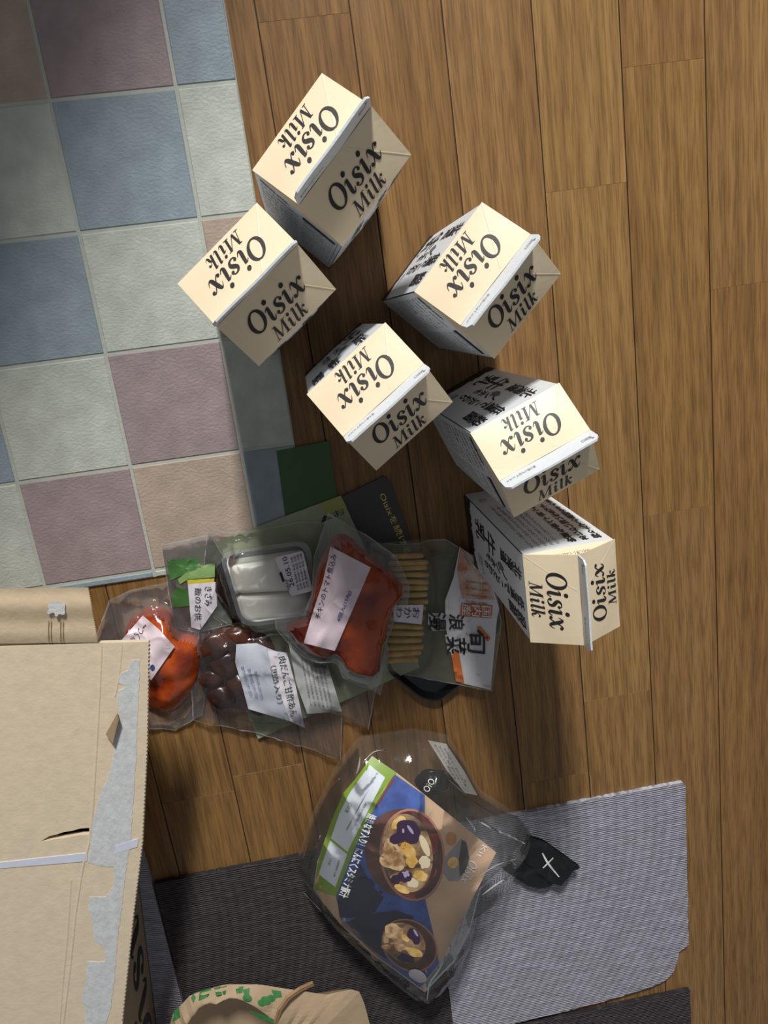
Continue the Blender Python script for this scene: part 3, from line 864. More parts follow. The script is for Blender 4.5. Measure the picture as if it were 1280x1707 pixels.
m = MB(); decal(m, ell(254, 1113, 4, 5), P.label, 0.0012, 2); m.build('blue_mark', M_BLUEINK, lbo, r.location)

# --- small green pack
P = Pack([(290, 950), (350, 945), (372, 980), (350, 1038), (300, 1036)], [(268, 908), (352, 890), (392, 962), (386, 1040), (330, 1054), (292, 1046), (281, 990)], 0.0048, 0.005, seed=5.0, wr=0.0009)
r = empty('seasoning_packet', U(330, 985, 0.0048), 0, 'thin clear packet with green and yellow print tucked beside the tray', 'food packet', 'pouches of ready-made food on the floor')
P.content_mesh().build('contents', plain('seasoning', (128, 92, 72), 0.5, var=0.2), r, r.location, smooth=True)
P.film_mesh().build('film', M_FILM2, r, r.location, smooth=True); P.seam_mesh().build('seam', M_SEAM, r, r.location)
for pts, mt_, nm in (([(278, 934), (328, 930), (336, 946), (306, 958), (283, 968)], M_GREENP, 'green_print'),
                     ([(287, 988), (300, 976), (313, 984), (316, 1010), (289, 1013)], M_GREENP, 'green_print'),
                     ([(318, 948), (358, 938), (358, 962), (313, 966), (300, 974), (296, 966)], M_LIME, 'lime_print'),
                     ([(312, 967), (357, 964), (357, 970.5), (313, 974)], M_YEL, 'yellow_band'),
                     ([(313, 974), (360, 970), (362, 1010), (334, 1050), (319, 1046)], M_LABEL, 'label')):
    m = MB(); decal(m, pts, P.label, 0.0006, 5); o_ = m.build(nm, mt_, r, r.location, smooth=True)
m = MB()
text_px(m, '飯のお供', [(336, 980), (336, 1034), (324, 1034), (324, 980)], P.label, 0.0012)
text_px(m, 'きざみ', [(354, 978), (354, 1010), (341, 1010), (341, 978)], P.label, 0.0012)
m.build('lettering', M_INK, o_, r.location)

# --- clear tray with white fish cake
r = empty('fish_cake_pack', U(445, 975, 0.0048), 0, 'clear tray of white fish cake with a dated price label', 'food tray', 'pouches of ready-made food on the floor')
zt = 0.028
def rrect(pts, rad, n=5):
    out = []
    k = len(pts)
    for i in range(k):
        a, b, c = Vector(pts[i - 1]), Vector(pts[i]), Vector(pts[(i + 1) % k])
        d1 = (a - b).normalized() * rad; d2 = (c - b).normalized() * rad
        for j in range(n + 1):
            t = j / n; out.append(tuple((b + d1) * (1 - t) ** 2 + b * 2 * t * (1 - t) + (b + d2) * t * t))
    return out
tq = [U(a, b, zt).xy for a, b in ((364, 920), (516, 900), (532, 1030), (402, 1046))]
cen = sum(tq, Vector((0, 0))) / 4
rim = rrect(tq, 0.014)
def scaled(pl, k): return [tuple(cen + (Vector(p) - cen) * k) for p in pl]
m = MB()
prof = [(1.0, zt - 0.001), (1.0, zt), (0.90, zt), (0.88, zt - 0.002), (0.82, 0.0075), (0.78, 0.0060)]
rows = [[(x, y, z) for x, y in scaled(rim, k)] for k, z in prof]
n = len(rim)
for a, b in zip(rows[:-1], rows[1:]):
    m.add(a + b, [(i, (i + 1) % n, n + (i + 1) % n, n + i) for i in range(n)])
m.add(rows[-1], [tuple(range(n))])
m.build('tray', M_TRAYC, r, r.location, smooth=True)
def cake(nm, quad, z0, z1, seed):
    qq = [U(a, b, z1).xy for a, b in quad]
    st = Star(rrect(qq, 0.008))
    m = MB()
    f = lambda x, y, k: (x, y, z0 + (z1 - z0) * (1 - k ** 6) ** 0.5 + 0.0012 * nz(x, y, 60, seed) * (1 - k))
    st.sheet(m, f, 14); st.sheet(m, lambda x, y, k: (x, y, z0), 2, flip=True)
    m.build(nm, M_TOFU, r, r.location, smooth=True)
cake('fish_cake', [(374, 944), (508, 925), (514, 990), (386, 996)], 0.0065, 0.0255, 1)
cake('fish_cake', [(387, 995), (514, 989), (522, 1032), (400, 1040)], 0.0065, 0.0240, 2)
P = Pack([(364, 920), (516, 900), (532, 1030), (402, 1046)], [(346, 878), (372, 886), (420, 884), (505, 868), (548, 872), (550, 1034), (500, 1046), (400, 1050), (356, 1026), (338, 960)], 0.0050, 0.0240, p=9, e=0.5, seed=7, wr=0.0016, ws=60)
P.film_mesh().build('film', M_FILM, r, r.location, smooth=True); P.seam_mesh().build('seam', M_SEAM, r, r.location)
m = MB()
st = Star([U(a, b, 0.012).xy for a, b in ((358, 950), (376, 932), (392, 985), (402, 1040), (388, 1042), (366, 1008), (354, 985))])
st.sheet(m, lambda x, y, k: (x, y, 0.0075 + 0.010 * (1 - k ** 2)), 6); st.sheet(m, lambda x, y, k: (x, y, 0.0070), 1, flip=True); m.build('soy_sauce_sachet', plain('soy_black', (26, 16, 12), 0.2), r, r.location, smooth=True)
lb = MB(); decal(lb, rrect([Vector(p) for p in ((457, 930), (505, 918), (521, 985), (485, 994))], 5), P.film, 0.0012, 6); lbo = lb.build('price_label', M_LABEL, r, r.location, smooth=True)
m = MB()
text_px(m, "26.05.10", [(483, 979), (470, 930), (478, 927), (491, 977)], P.film, 0.0018)
for k in range(4):
    text_px(m, '名称 魚肉練り製品 冷蔵', [(496 + k * 5, 985 - k * 2), (484 + k * 5, 929 - k * 2), (488 + k * 5, 928 - k * 2), (500 + k * 5, 984 - k * 2)], P.film, 0.0018, res=1)
text_px(m, '消費期限', [(480, 985), (475, 966), (479, 965), (484, 984)], P.film, 0.0018, res=1)
decal(m, [(465, 955), (469, 953), (475, 969), (471, 971)], P.film, 0.0016, 2)
m.build('lettering', M_INK, lbo, r.location)

# --- black tray lying under the vegetable bag
tb = [U(a, b, 0.004).xy for a, b in ((655, 932), (770, 918), (832, 1010), (834, 1040), (762, 1140), (728, 1166), (700, 1160), (645, 1116))]
cen = sum(tb, Vector((0, 0))) / len(tb)
rim = rrect(tb, 0.007)
prof = [(0.94, 0.0002), (1.0, 0.0090), (1.0, 0.0100), (0.975, 0.0100), (0.92, 0.0016)]
m = MB(); rows = [[(x, y, z) for x, y in scaled(rim, k)] for k, z in prof]; n = len(rim)
for a, b in zip(rows[:-1], rows[1:]): m.add(a + b, [(i, (i + 1) % n, n + (i + 1) % n, n + i) for i in range(n)])
m.add(rows[0], [tuple(range(n))[::-1]]); m.add(rows[-1], [tuple(range(n))])
tag(m.build('food_tray', M_BLACK, fix=True), 'black plastic food tray sticking out under the root vegetable bag', 'tray')

# --- bag of root vegetable sticks with a printed header card
P = Pack([(640, 918), (716, 912), (722, 1000), (712, 1110), (640, 1108), (632, 1010)], [(618, 906), (742, 898), (766, 912), (806, 936), (826, 985), (836, 1036), (820, 1152), (764, 1141), (650, 1119), (622, 1108)], 0.0108, 0.015, p=6, e=0.6, seed=9, wr=0.0012)
r = empty('root_vegetable_bag', U(715, 1020, 0.0108), 0, 'clear bag of pale root vegetable sticks with white and orange brush-lettered header', 'food bag', 'pouches of ready-made food on the floor')
for i, (y, x0, x1) in enumerate([(927, 652, 706), (938, 648, 714), (948, 652, 712), (959, 650, 715), (970, 650, 714), (981, 655, 713), (992, 652, 712), (1004, 650, 714), (1016, 650, 710), (1030, 650, 708), (1045, 646, 705), (1057, 642, 706), (1068, 641, 703), (1079, 642, 706), (1090, 645, 702), (1101, 645, 697)]):
    z = 0.0165
    a, b = U(x0, y + 0.8 * math.sin(i), z), U(x1, y - 1 + math.sin(i * 2.1), z)
    pts = [a + (b - a) * t + Vector((0, 0, 0.0012 * math.sin(t * 4 + i))) for t in (0, .03, .25, .5, .75, .97, 1)]
    MB().tube(pts, [0.0012, 0.0026, 0.0028, 0.0026, 0.0028, 0.0026, 0.0012], 10).build('vegetable_stick', M_STICK, r, r.location, smooth=True)
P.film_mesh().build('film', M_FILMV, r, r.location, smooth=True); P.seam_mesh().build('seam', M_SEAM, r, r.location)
hc = MB(); decal(hc, [(766, 912), (798, 932), (814, 956), (832, 1014), (828, 1034), (818, 1150), (770, 1139), (752, 1092), (742, 1040), (742, 1000), (756, 962)], P.film, 0.0010, 8, c=(790, 1030))
hco = hc.build('header_card', plain('header_white', (214, 212, 214), 0.4), r, r.location, smooth=True)
M_OR = plain('orange_print', (206, 112, 52), 0.45); M_TERRA = plain('terracotta_print', (190, 104, 66), 0.45); M_PEACHP = two_tone('peach_print', (206, 186, 172), (190, 126, 92), 0.45, 60)
m = MB(); decal(m, [(752, 1092), (764, 1082), (774, 1139), (760, 1136)], P.film, 0.0016, 4); decal(m, [(795, 1046), (800, 1044), (818, 1064), (813, 1070)], P.film, 0.0022, 3); m.build('orange_print', M_OR, hco, r.location)
m = MB(); decal(m, [(767, 914), (797, 933), (812, 958), (824, 1000), (770, 998), (762, 950)], P.film, 0.0016, 5); m.build('peach_print', M_PEACHP, hco, r.location)
m = MB(); decal(m, [(769, 1005), (821, 1009), (819, 1031), (766, 1027)], P.film, 0.0016, 3); m.build('terracotta_patch', M_TERRA, hco, r.location)
m = MB(); text_px(m, vcol('国内産'), [(818, 1010), (818, 1030), (770, 1026), (770, 1006)], P.film, 0.0022); m.build('white_lettering', M_WHITE, hco, r.location)
# halo behind the brush lettering
m = MB(); decal(m, [(714, 1022), (738, 1022), (752, 1030), (748, 1050), (722, 1052), (713, 1040)], P.film, 0.0012, 4); decal(m, [(742, 1058), (780, 1058), (778, 1090), (746, 1086)], P.film, 0.0013, 4); m.build('halo_print', plain('halo_white', (206, 204, 206), 0.4), hco, r.location)
m = MB()
# characters stand with their tops toward image-right
def kan(ch, cx, cy, wx, wy, tl=0):
    for ox, oy in ((0, 0), (0.7, 0.5), (-0.5, 0.7)):
        text_px(m, ch, [(cx + ox + wx, cy + oy - wy + tl), (cx + ox + wx, cy + oy + wy + tl), (cx + ox - wx, cy + oy + wy), (cx + ox - wx, cy + oy - wy)], P.film, 0.0024)
kan('旬', 796, 1068, 17, 20, 2); kan('菜', 760, 1074, 17, 14, 3); kan('浪', 761, 1036, 13, 13, 2); kan('漫', 729, 1035, 14, 15, 2)
m.build('brush_lettering', M_INK, hco, r.location)
m = MB()
for k in range(4):
    text_px(m, '旬の味わいを食卓へ', [(777 + 0 * k, 967 + k * 11), (815, 972 + k * 11), (815, 976 + k * 11), (777, 971 + k * 11)], P.film, 0.0022, res=1)
m.build('small_print', plain('brown_ink', (120, 74, 52), 0.5), hco, r.location)
lb = MB(); decal(lb, [(655, 1009), (706, 1008), (703, 1041), (657, 1036)], P.film, 0.0012, 5); lbo = lb.build('product_sticker', M_LABEL, r, r.location, smooth=True)
m = MB(); text_px(m, vcol('おかわ'), [(700, 1012), (699, 1032), (660, 1030), (660, 1012)], P.film, 0.0019); m.build('lettering', M_INK, lbo, r.location)

# --- meatball pouch
P = Pack([(342, 1066), (366, 1052), (400, 1062), (450, 1066), (500, 1090), (545, 1120), (560, 1170), (500, 1196), (430, 1196), (372, 1182), (346, 1140)],
         [(318, 1130), (334, 1036), (350, 1022), (368, 1034), (398, 1058), (450, 1054), (520, 1064), (600, 1098), (628, 1140), (614, 1216), (570, 1192), (568, 1264), (440, 1224), (322, 1200)],
         0.0050, 0.0195, p=4, e=0.6, lump=0.002, ls=60, seed=3.3, wr=0.0020, ws=45)
r = empty('meatball_pouch', U(440, 1120, 0.005), 0, 'clear pouch of dark glazed meatballs with a white product label', 'food pouch', 'pouches of ready-made food on the floor')
for i, (a, b, s_) in enumerate(((360, 1078, .0150), (396, 1064, .0140), (378, 1108, .0150), (408, 1098, .0135), (400, 1142, .0150), (370, 1160, .0140), (436, 1076, .0120), (430, 1172, .0130), (354, 1132, .0125))):
    c = U(a, b, 0.0052 + s_ * 0.5); MB().ellipsoid((c.x, c.y, 0.0054 + s_ * 0.55), (s_, s_ * 0.92, s_ * 0.55), 22, 14, 0.25, i).build('meatball', M_BALL, r, r.location, smooth=True)
m = MB(); st = Star([U(a, b, 0.008).xy for a, b in ((344, 1066), (370, 1046), (420, 1050), (450, 1064), (452, 1150), (430, 1190), (376, 1182), (348, 1146))])
st.sheet(m, lambda x, y, k: (x, y, 0.0052 + 0.0085 * (1 - k ** 4)), 10); st.sheet(m, lambda x, y, k: (x, y, 0.0050), 1, flip=True); m.build('sauce', M_BROWN, r, r.location, smooth=True)
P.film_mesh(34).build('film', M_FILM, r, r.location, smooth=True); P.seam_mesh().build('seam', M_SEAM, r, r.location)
lb = MB(); decal(lb, [(394, 1074), (428, 1072), (446, 1080), (470, 1090), (508, 1214), (482, 1202), (414, 1182), (404, 1145), (392, 1104)], P.film, 0.0006, 10); lbo = lb.build('silver_label', M_LABELS, r, r.location, smooth=True)
lb = MB(); decal(lb, [(446, 1084), (478, 1088), (492, 1140), (508, 1213), (484, 1202), (456, 1130)], P.film, 0.0010, 8); l2 = lb.build('name_label', M_LABEL, r, r.location, smooth=True)
lb = MB(); decal(lb, [(480, 1068), (520, 1082), (545, 1106), (570, 1186), (512, 1190), (494, 1140)], P.film, 0.0008, 8); l3 = lb.build('ingredient_label', plain('label_grey', (188, 188, 186), 0.45), r, r.location, smooth=True)
m = MB()
text_px(m, '肉だんご甘酢あん', [(476, 1093), (497, 1192), (484, 1196), (463, 1096)], P.film, 0.0018)
text_px(m, '（黒酢入り）', [(460, 1108), (472, 1172), (462, 1174), (450, 1111)], P.film, 0.0018)
m.build('lettering', plain('dark_green_ink', (30, 56, 44), 0.5), l2, r.location)
m = MB()
for k in range(3): text_px(m, '温めてからお召し上がりください', [(428 - 11 * k, 1118 - k * 4), (440 - 9 * k, 1166 - k * 2), (435 - 9 * k, 1168 - k * 2), (423 - 11 * k, 1120 - k * 4)], P.film, 0.0014, res=1)
m.build('lettering', M_BLUEINK, lbo, r.location)
m = MB()
for k in range(6):
    text_px(m, '名称 原材料名 鶏肉 玉ねぎ 醤油 砂糖 食酢 でん粉', [(504 + k * 7, 1096 + k * 2), (520 + k * 7, 1176 + k), (517 + k * 7, 1177 + k), (501 + k * 7, 1097 + k * 2)], P.film, 0.0015, res=1)
for k in range(9):
    decal(m, [(521 + k * 2.6, 1106 + 0.3 * k), (522.2 + k * 2.6 + (k % 3) * .4, 1106 + 0.3 * k), (524.2 + k * 2.6, 1113 + .3 * k), (523 + k * 2.6, 1113 + .3 * k)], P.film, 0.0015, 1)
m.build('lettering', M_INKG, l3, r.location)

# --- tomato sauce pouch lying on the tray and the stick bag
P = Pack([(557, 893), (581, 893), (612, 924), (657, 959), (679, 986), (654, 1020), (640, 1080), (633, 1134), (585, 1127), (561, 1093), (540, 1103), (502, 1086), (470, 1044), (506, 1040), (520, 1000), (530, 945)],
         [(547, 855), (612, 892), (660, 926), (681, 972), (679, 1008), (658, 1022), (642, 1064), (648, 1082), (634, 1158), (612, 1144), (571, 1129), (560, 1100), (506, 1092), (459, 1044), (459, 1022), (506, 1018), (519, 986), (523, 928)],
         0.0325, 0.016, p=3, e=0.55, lump=0.007, ls=52, seed=4.4, wr=0.0022)
r = empty('sauce_pouch', U(575, 1010, 0.0325), 0, 'clear pouch of dark tomato sauce with a pinkish label marked 158g', 'food pouch', 'pouches of ready-made food on the floor')
P.content_mesh().build('contents', M_RED, r, r.location, smooth=True)
P.film_mesh(40, True).build('film', M_FILM2, r, r.location, smooth=True); P.seam_mesh().build('seam', M_SEAM, r, r.location)
lb = MB(); decal(lb, [(551, 911), (618, 946), (588, 1016), (558, 1085), (506, 1072), (521, 1022), (538, 970)], P.film, 0.0008, 10); lbo = lb.build('label', M_LABELP, r, r.location, smooth=True)
m = MB(); text_px(m, 'チキンのトマト煮込み', [(524, 1030), (552, 922), (562, 926), (534, 1033)], P.film, 0.0016); m.build('lettering', M_INK, lbo, r.location)
m = MB(); text_px(m, '4個入(158g)', [(560, 1034), (579, 984), (587, 987), (568, 1038)], P.film, 0.0016); m.build('quantity_lettering', M_BLUEINK, lbo, r.location)

# ================================================================== MEAL KIT BAG
r = empty('meal_kit_bag', U(680, 1450, 0.0), 0, 'clear meal kit bag with a printed card of soup bowls on blue cloth', 'meal kit')
BO = [(600, 1240), (690, 1226), (748, 1236), (778, 1276), (806, 1330), (870, 1372), (890, 1400), (850, 1462), (806, 1500), (788, 1570), (762, 1622), (712, 1674), (640, 1622), (560, 1548), (506, 1486), (498, 1440), (520, 1372), (560, 1290)]
bag = Star([U(a, b, 0.022).xy for a, b in BO], U(686, 1486, 0.03).xy, 260)
card_st = None
HB = 0.070
def kit_top(x, y):
    rr = min(bag.r(x, y), 1)
    return 0.008 + HB * (1 - rr ** 2.6) ** 0.62 + 0.0018 * nz(x, y, 28, 4.0)
KF = []
for (a0, b0), (a1, b1), hh_, ww_ in (((780, 1338), (888, 1404), .006, .0032), ((748, 1300), (850, 1392), .005, .003), ((602, 1252), (560, 1306), .005, .003), ((642, 1252), (598, 1296), .005, .0026), ((524, 1392), (506, 1456), .004, .003), ((532, 1388), (516, 1462), .004, .0025), ((540, 1506), (694, 1652), .0035, .003), ((806, 1500), (856, 1452), .005, .0035), ((700, 1240), (770, 1300), .003, .003), ((800, 1440), (872, 1400), .005, .003)):
    KF.append((U(a0, b0, .03).xy, U(a1, b1, .03).xy, hh_, ww_))
def kit_fold(x, y):
    z = 0; p_ = Vector((x, y))
    for a, b, hh_, ww_ in KF:
        d = b - a; t = min(max((p_ - a).dot(d) / d.length_squared, 0), 1)
        e_ = (p_ - a - d * t).length / ww_
        if e_ < 3: z += hh_ * math.exp(-e_ * e_)
    return z
def kit_film(x, y):
    rr = min(bag.r(x, y), 1)
    wv = max(0, ridge(x, y, 34, 2.5)) ** 3 * 0.0028 * min(1, rr * 1.2) ** 2 * (1 - rr ** 6)
    return kit_top(x, y) + 0.0022 + wv + kit_fold(x, y)
M_GLINT = film_mat('painted_glint', haze=0.38, hazecol=(236, 240, 244), gloss=1.0, bump=0.05)  # whitish haze that stands in for window glints on the film
# contents: small sacks inside the bag
M_SACK = two_tone('sack_grey', (112, 108, 96), (70, 66, 56), 0.4, 25)
for i, (a, b, rx, ry, rz) in enumerate(((640, 1440, .050, .045, .026), (700, 1500, .048, .050, .026), (690, 1400, .045, .040, .026), (618, 1500, .036, .036, .020), (735, 1440, .032, .036, .022))):
    c = U(a, b, rz + 0.008); MB().ellipsoid((c.x, c.y, rz + 0.008), (rx, ry, rz), 24, 14, 0.25, i + 4).build('ingredient_sack', M_SACK, r, r.location, smooth=True)
m = MB(); bag.sheet(m, lambda x, y, k: (x, y, kit_film(x, y) if k < .999 else 0.009), 60); bag.sheet(m, lambda x, y, k: (x, y, 0.0065), 2, flip=True)
m.build('bag_film', M_BAGF, r, r.location, smooth=True)
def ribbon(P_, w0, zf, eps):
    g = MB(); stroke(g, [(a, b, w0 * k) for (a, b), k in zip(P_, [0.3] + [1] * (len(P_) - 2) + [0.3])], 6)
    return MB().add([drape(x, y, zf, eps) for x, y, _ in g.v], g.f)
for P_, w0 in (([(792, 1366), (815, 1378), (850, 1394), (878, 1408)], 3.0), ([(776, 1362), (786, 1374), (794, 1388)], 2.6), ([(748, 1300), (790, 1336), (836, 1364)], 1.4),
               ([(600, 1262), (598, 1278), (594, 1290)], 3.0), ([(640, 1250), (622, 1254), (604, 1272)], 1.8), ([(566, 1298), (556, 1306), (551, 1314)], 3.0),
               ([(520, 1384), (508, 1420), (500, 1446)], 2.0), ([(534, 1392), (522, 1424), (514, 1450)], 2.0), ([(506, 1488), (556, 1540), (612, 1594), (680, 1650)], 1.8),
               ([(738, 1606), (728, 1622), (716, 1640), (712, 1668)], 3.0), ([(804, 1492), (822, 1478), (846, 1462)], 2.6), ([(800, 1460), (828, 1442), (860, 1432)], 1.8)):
    ribbon(P_, w0, kit_film, 0.0006).build('painted_glint', M_GLINT, r, r.location)  # pale ribbons paint glints along the creases of the bag film
card = [(620, 1260), (661, 1288), (706, 1323), (827, 1421), (776, 1521), (737, 1602), (702, 1648), (624, 1594), (566, 1540), (522, 1482), (529, 1436), (552, 1370), (572, 1322), (592, 1299)]
m = MB(); decal(m, card, kit_top, 0.0004, 12, c=(668, 1450)); co = m.build('printed_card', plain('card_tan', (214, 182, 152), 0.4, var=0.08, vscale=40), r, r.location, smooth=True)
def pr(nm, mat, eps, *polys, rings=5):
    for p_ in polys:
        m = MB(); decal(m, p_, kit_top, eps, rings); m.build(nm, mat, co, r.location, smooth=True)
C_BLUE = two_tone('blue_cloth_print', (52, 80, 152), (76, 108, 186), 0.45, 50)
C_DBLUE = plain('navy_print', (38, 40, 72), 0.45)
C_GREEN = plain('lime_strip', (136, 168, 40), 0.42)
C_BOX = plain('white_field', (222, 228, 236), 0.42)
C_RIM = plain('bowl_rim_print', (188, 130, 112), 0.45)
C_BOWL = two_tone('bowl_brown_print', (84, 50, 48), (112, 70, 62), 0.45, 30)
C_SOUP = two_tone('soup_print', (176, 146, 112), (112, 84, 62), 0.45, 60)
C_EGG = plain('eggplant_print', (62, 46, 70), 0.4); C_EGGH = plain('eggplant_glint_print', (168, 160, 190), 0.4)
C_YEL = two_tone('yellow_veg_print', (206, 156, 74), (232, 200, 130), 0.45, 90)
C_MEAT = two_tone('pork_print', (146, 108, 72), (214, 182, 140), 0.45, 110)
C_ONION = plain('onion_print', (222, 206, 176), 0.45)
C_POT = plain('pot_print', (150, 148, 154), 0.4); C_POTD = plain('pot_dark_print', (76, 70, 64), 0.4)
pr('blue_cloth', C_BLUE, 0.0008, [(657, 1290), (708, 1326), (708, 1420), (709, 1500), (722, 1556), (732, 1606), (700, 1646), (626, 1592), (570, 1540), (560, 1495), (584, 1432), (606, 1381), (626, 1343)], rings=10)
pr('shadow_cloth', C_DBLUE, 0.0011, [(562, 1500), (600, 1440), (622, 1480), (640, 1496), (625, 1520), (600, 1530), (566, 1530)], [(600, 1526), (660, 1518), (690, 1528), (660, 1560), (648, 1600), (620, 1586), (575, 1540)])
pr('green_strip', C_GREEN, 0.0011, [(620, 1260), (661, 1288), (657, 1292), (626, 1343), (606, 1381), (583, 1432), (560, 1494), (524, 1482), (530, 1436), (552, 1370), (572, 1322), (592, 1299)], rings=7)
pr('white_field', C_BOX, 0.0014, [(616, 1275), (642, 1296), (606, 1366), (579, 1420), (551.5, 1397), (566, 1355), (582, 1323)], [(550, 1401), (578.6, 1424), (559, 1479), (531, 1457)], rings=6)
pr('red_trim', plain('red_trim_print', (126, 52, 46), 0.45), 0.0014, [(655, 1294), (658, 1297), (633, 1338), (626, 1347), (627, 1340)])
pr('bowl_shadow', C_DBLUE, 0.0012, ell(664, 1418, 52, 62, -8))
pr('bowl', C_BOWL, 0.0015, ell(672, 1422, 64, 74, -12))
pr('bowl_rim', C_RIM, 0.0018, ell(687, 1425, 54.5, 77.5, -6)); pr('bowl_inside', C_BOWL, 0.0021, ell(687.5, 1425, 50.5, 73.5, -6)); pr('soup', C_SOUP, 0.0024, ell(679, 1422, 42, 66, -8))
pr('yellow_vegetable', C_YEL, 0.0027, ell(665, 1371, 15, 8, -40, wob=.2), ell(681, 1419, 16, 10, 50, wob=.3, seed=2), ell(701, 1460, 12, 9, 20, wob=.4, seed=3), ell(670, 1482, 14, 6, 25, seed=4), ell(686, 1436, 10, 10, 0, wob=.3, seed=5))
pr('pork', C_MEAT, 0.0027, ell(656, 1432, 20, 22, 20, wob=.4, seed=7), ell(652, 1412, 12, 14, 0, wob=.4, seed=8))
pr('onion', C_ONION, 0.0028, ell(708, 1410, 6, 19, -22), ell(708, 1437, 10, 11, 30, wob=.4, seed=6), ell(688, 1472, 10, 8, 10, wob=.3, seed=9))
pr('eggplant', C_EGG, 0.0030, ell(681, 1386, 20, 18, 30, wob=.3, seed=1), ell(664, 1397, 14, 9, -20, wob=.3, seed=2), ell(675, 1461, 12, 10, 0, wob=.3, seed=3), ell(660, 1466, 9, 7, 0, wob=.3, seed=5))
pr('eggplant_glint', C_EGGH, 0.0033, ell(684, 1383, 2.5, 9, -35), ell(672, 1385, 2, 4, 0), ell(676, 1457, 6, 5, 0, wob=.8, seed=4))
pr('bowl_rim', C_RIM, 0.0018, ell(682.5, 1576, 50, 41, 38)); pr('bowl_inside', C_BOWL, 0.0021, ell(682.5, 1576, 47, 38, 38)); pr('soup', C_SOUP, 0.0024, ell(674, 1572, 38, 31, 40))
pr('pork', C_MEAT, 0.0027, ell(657, 1554, 15, 13, 20, wob=.4, seed=11), ell(664, 1578, 14, 8, 20, wob=.4, seed=12), ell(647, 1582, 12, 6, 30, wob=.3, seed=13))
pr('yellow_vegetable', C_YEL, 0.0028, ell(676, 1564, 8, 5, 40, wob=.3, seed=14), ell(690, 1588, 14, 7, 25, wob=.4, seed=15)); pr('eggplant', C_EGG, 0.0030, ell(690, 1560, 9, 13, -25, wob=.4, seed=16), ell(676, 1598, 14, 7, 10, wob=.4, seed=17)); pr('eggplant_glint', C_EGGH, 0.0033, ell(693, 1555, 2, 7, -30))
pr('round_mark', C_POT, 0.0035, ell(696, 1627, 16, 10, 28))
pr('dark_motif', C_DBLUE, 0.0014, ell(610, 1478, 16, 14, 20, wob=.7, seed=2), [(618, 1500), (634, 1484), (638, 1487), (622, 1503)])
pr('orange_fruit', plain('amber_print', (196, 138, 84), 0.45), 0.0010, ell(752, 1398, 9, 11, 0))
pr('sauce_pot', C_POT, 0.0012, [(769, 1398), (778, 1404), (783, 1430), (778, 1452), (764, 1468), (748, 1468), (738, 1452), (742, 1430), (756, 1414)]); pr('sauce_pot_inside', C_POTD, 0.0015, [(770, 1400), (777, 1405), (782, 1430), (776, 1452), (766, 1462), (765, 1430), (768, 1412)]); pr('egg_yolk', C_YEL, 0.0018, ell(755, 1438, 9, 10))
m = MB()
for ox, oy in ((0, 0), (0.6, 0.3), (-0.4, 0.6)):
    text_px(m, '焼きなす入り！にんにくスタミナ豚汁', [(628 + ox, 1360 + oy), (579 + ox, 1498 + oy), (564 + ox, 1493 + oy), (613 + ox, 1355 + oy)], kit_top, 0.0024)
wv_, wd = word('Oisix', 1.0)
for x, y, _ in wv_.v: pass
q4 = ((798, 1440), (780, 1474), (767, 1468), (785, 1432))
m.add([drape((1 - s) * (t * q4[0][0] + (1 - t) * q4[3][0]) + s * (t * q4[1][0] + (1 - t) * q4[2][0]), (1 - s) * (t * q4[0][1] + (1 - t) * q4[3][1]) + s * (t * q4[1][1] + (1 - t) * q4[2][1]), kit_top, 0.0016) for s, t in ((x / wd, y / 1.5) for x, y, _ in wv_.v)], wv_.f)
text_px(m, 'Kit', [(812, 1412), (802, 1432), (794, 1428), (804, 1408)], kit_top, 0.0016)
m.build('white_lettering', M_WHITE, co, r.location)
m = MB()
text_px(m, 'ご注意', [(588, 1340), (580, 1356), (574, 1353), (582, 1337)], kit_top, 0.0018, res=1)
text_px(m, '調理前に必ず冷蔵庫で保管してください', [(612, 1340), (588, 1385), (584, 1383), (608, 1338)], kit_top, 0.0018, res=1)
text_px(m, '2人前', [(554, 1432), (550, 1443), (546, 1441), (550, 1430)], kit_top, 0.0018, res=1)
text_px(m, '消費期限 冷蔵', [(567, 1434), (558, 1462), (555, 1461), (564, 1433)], kit_top, 0.0018, res=1)
decal(m, [(625, 1294), (626, 1295), (578, 1384), (577, 1383)], kit_top, 0.0018, 1)
m.build('small_print', M_INKG, co, r.location)
# side label of thin white paper and dark pouch inside
m = MB(); decal(m, [(713, 1234), (744, 1240), (774, 1286), (796, 1326), (775, 1322), (745, 1285)], kit_film, 0.0004, 6); so = m.build('side_label', film_mat('thin_label', haze=0.45, hazecol=(200, 200, 196), bump=0.02), r, r.location, smooth=True)
m = MB()
for k in range(3): text_px(m, '原材料名 なす 豚肉 味噌 にんにく', [(742 - k * 8, 1246 - k * 3), (784 - k * 5, 1320), (781 - k * 5, 1321), (739 - k * 8, 1248 - k * 3)], kit_film, 0.0008, res=1)
m.build('small_print', M_INKG, so, r.location)
m = MB(); c = U(722, 1304, 0.028); m.ellipsoid((c.x, c.y, 0.026), (0.016, 0.012, 0.012), 20, 12, .5, 21); so = m.build('dark_sachet', M_BLACK, r, r.location, smooth=True)
m = MB(); text_px(m, 'OiO', [(704, 1316), (716, 1296), (726, 1302), (714, 1322)], kit_film, 0.0006); m.build('white_lettering', M_WHITE, so, r.location)
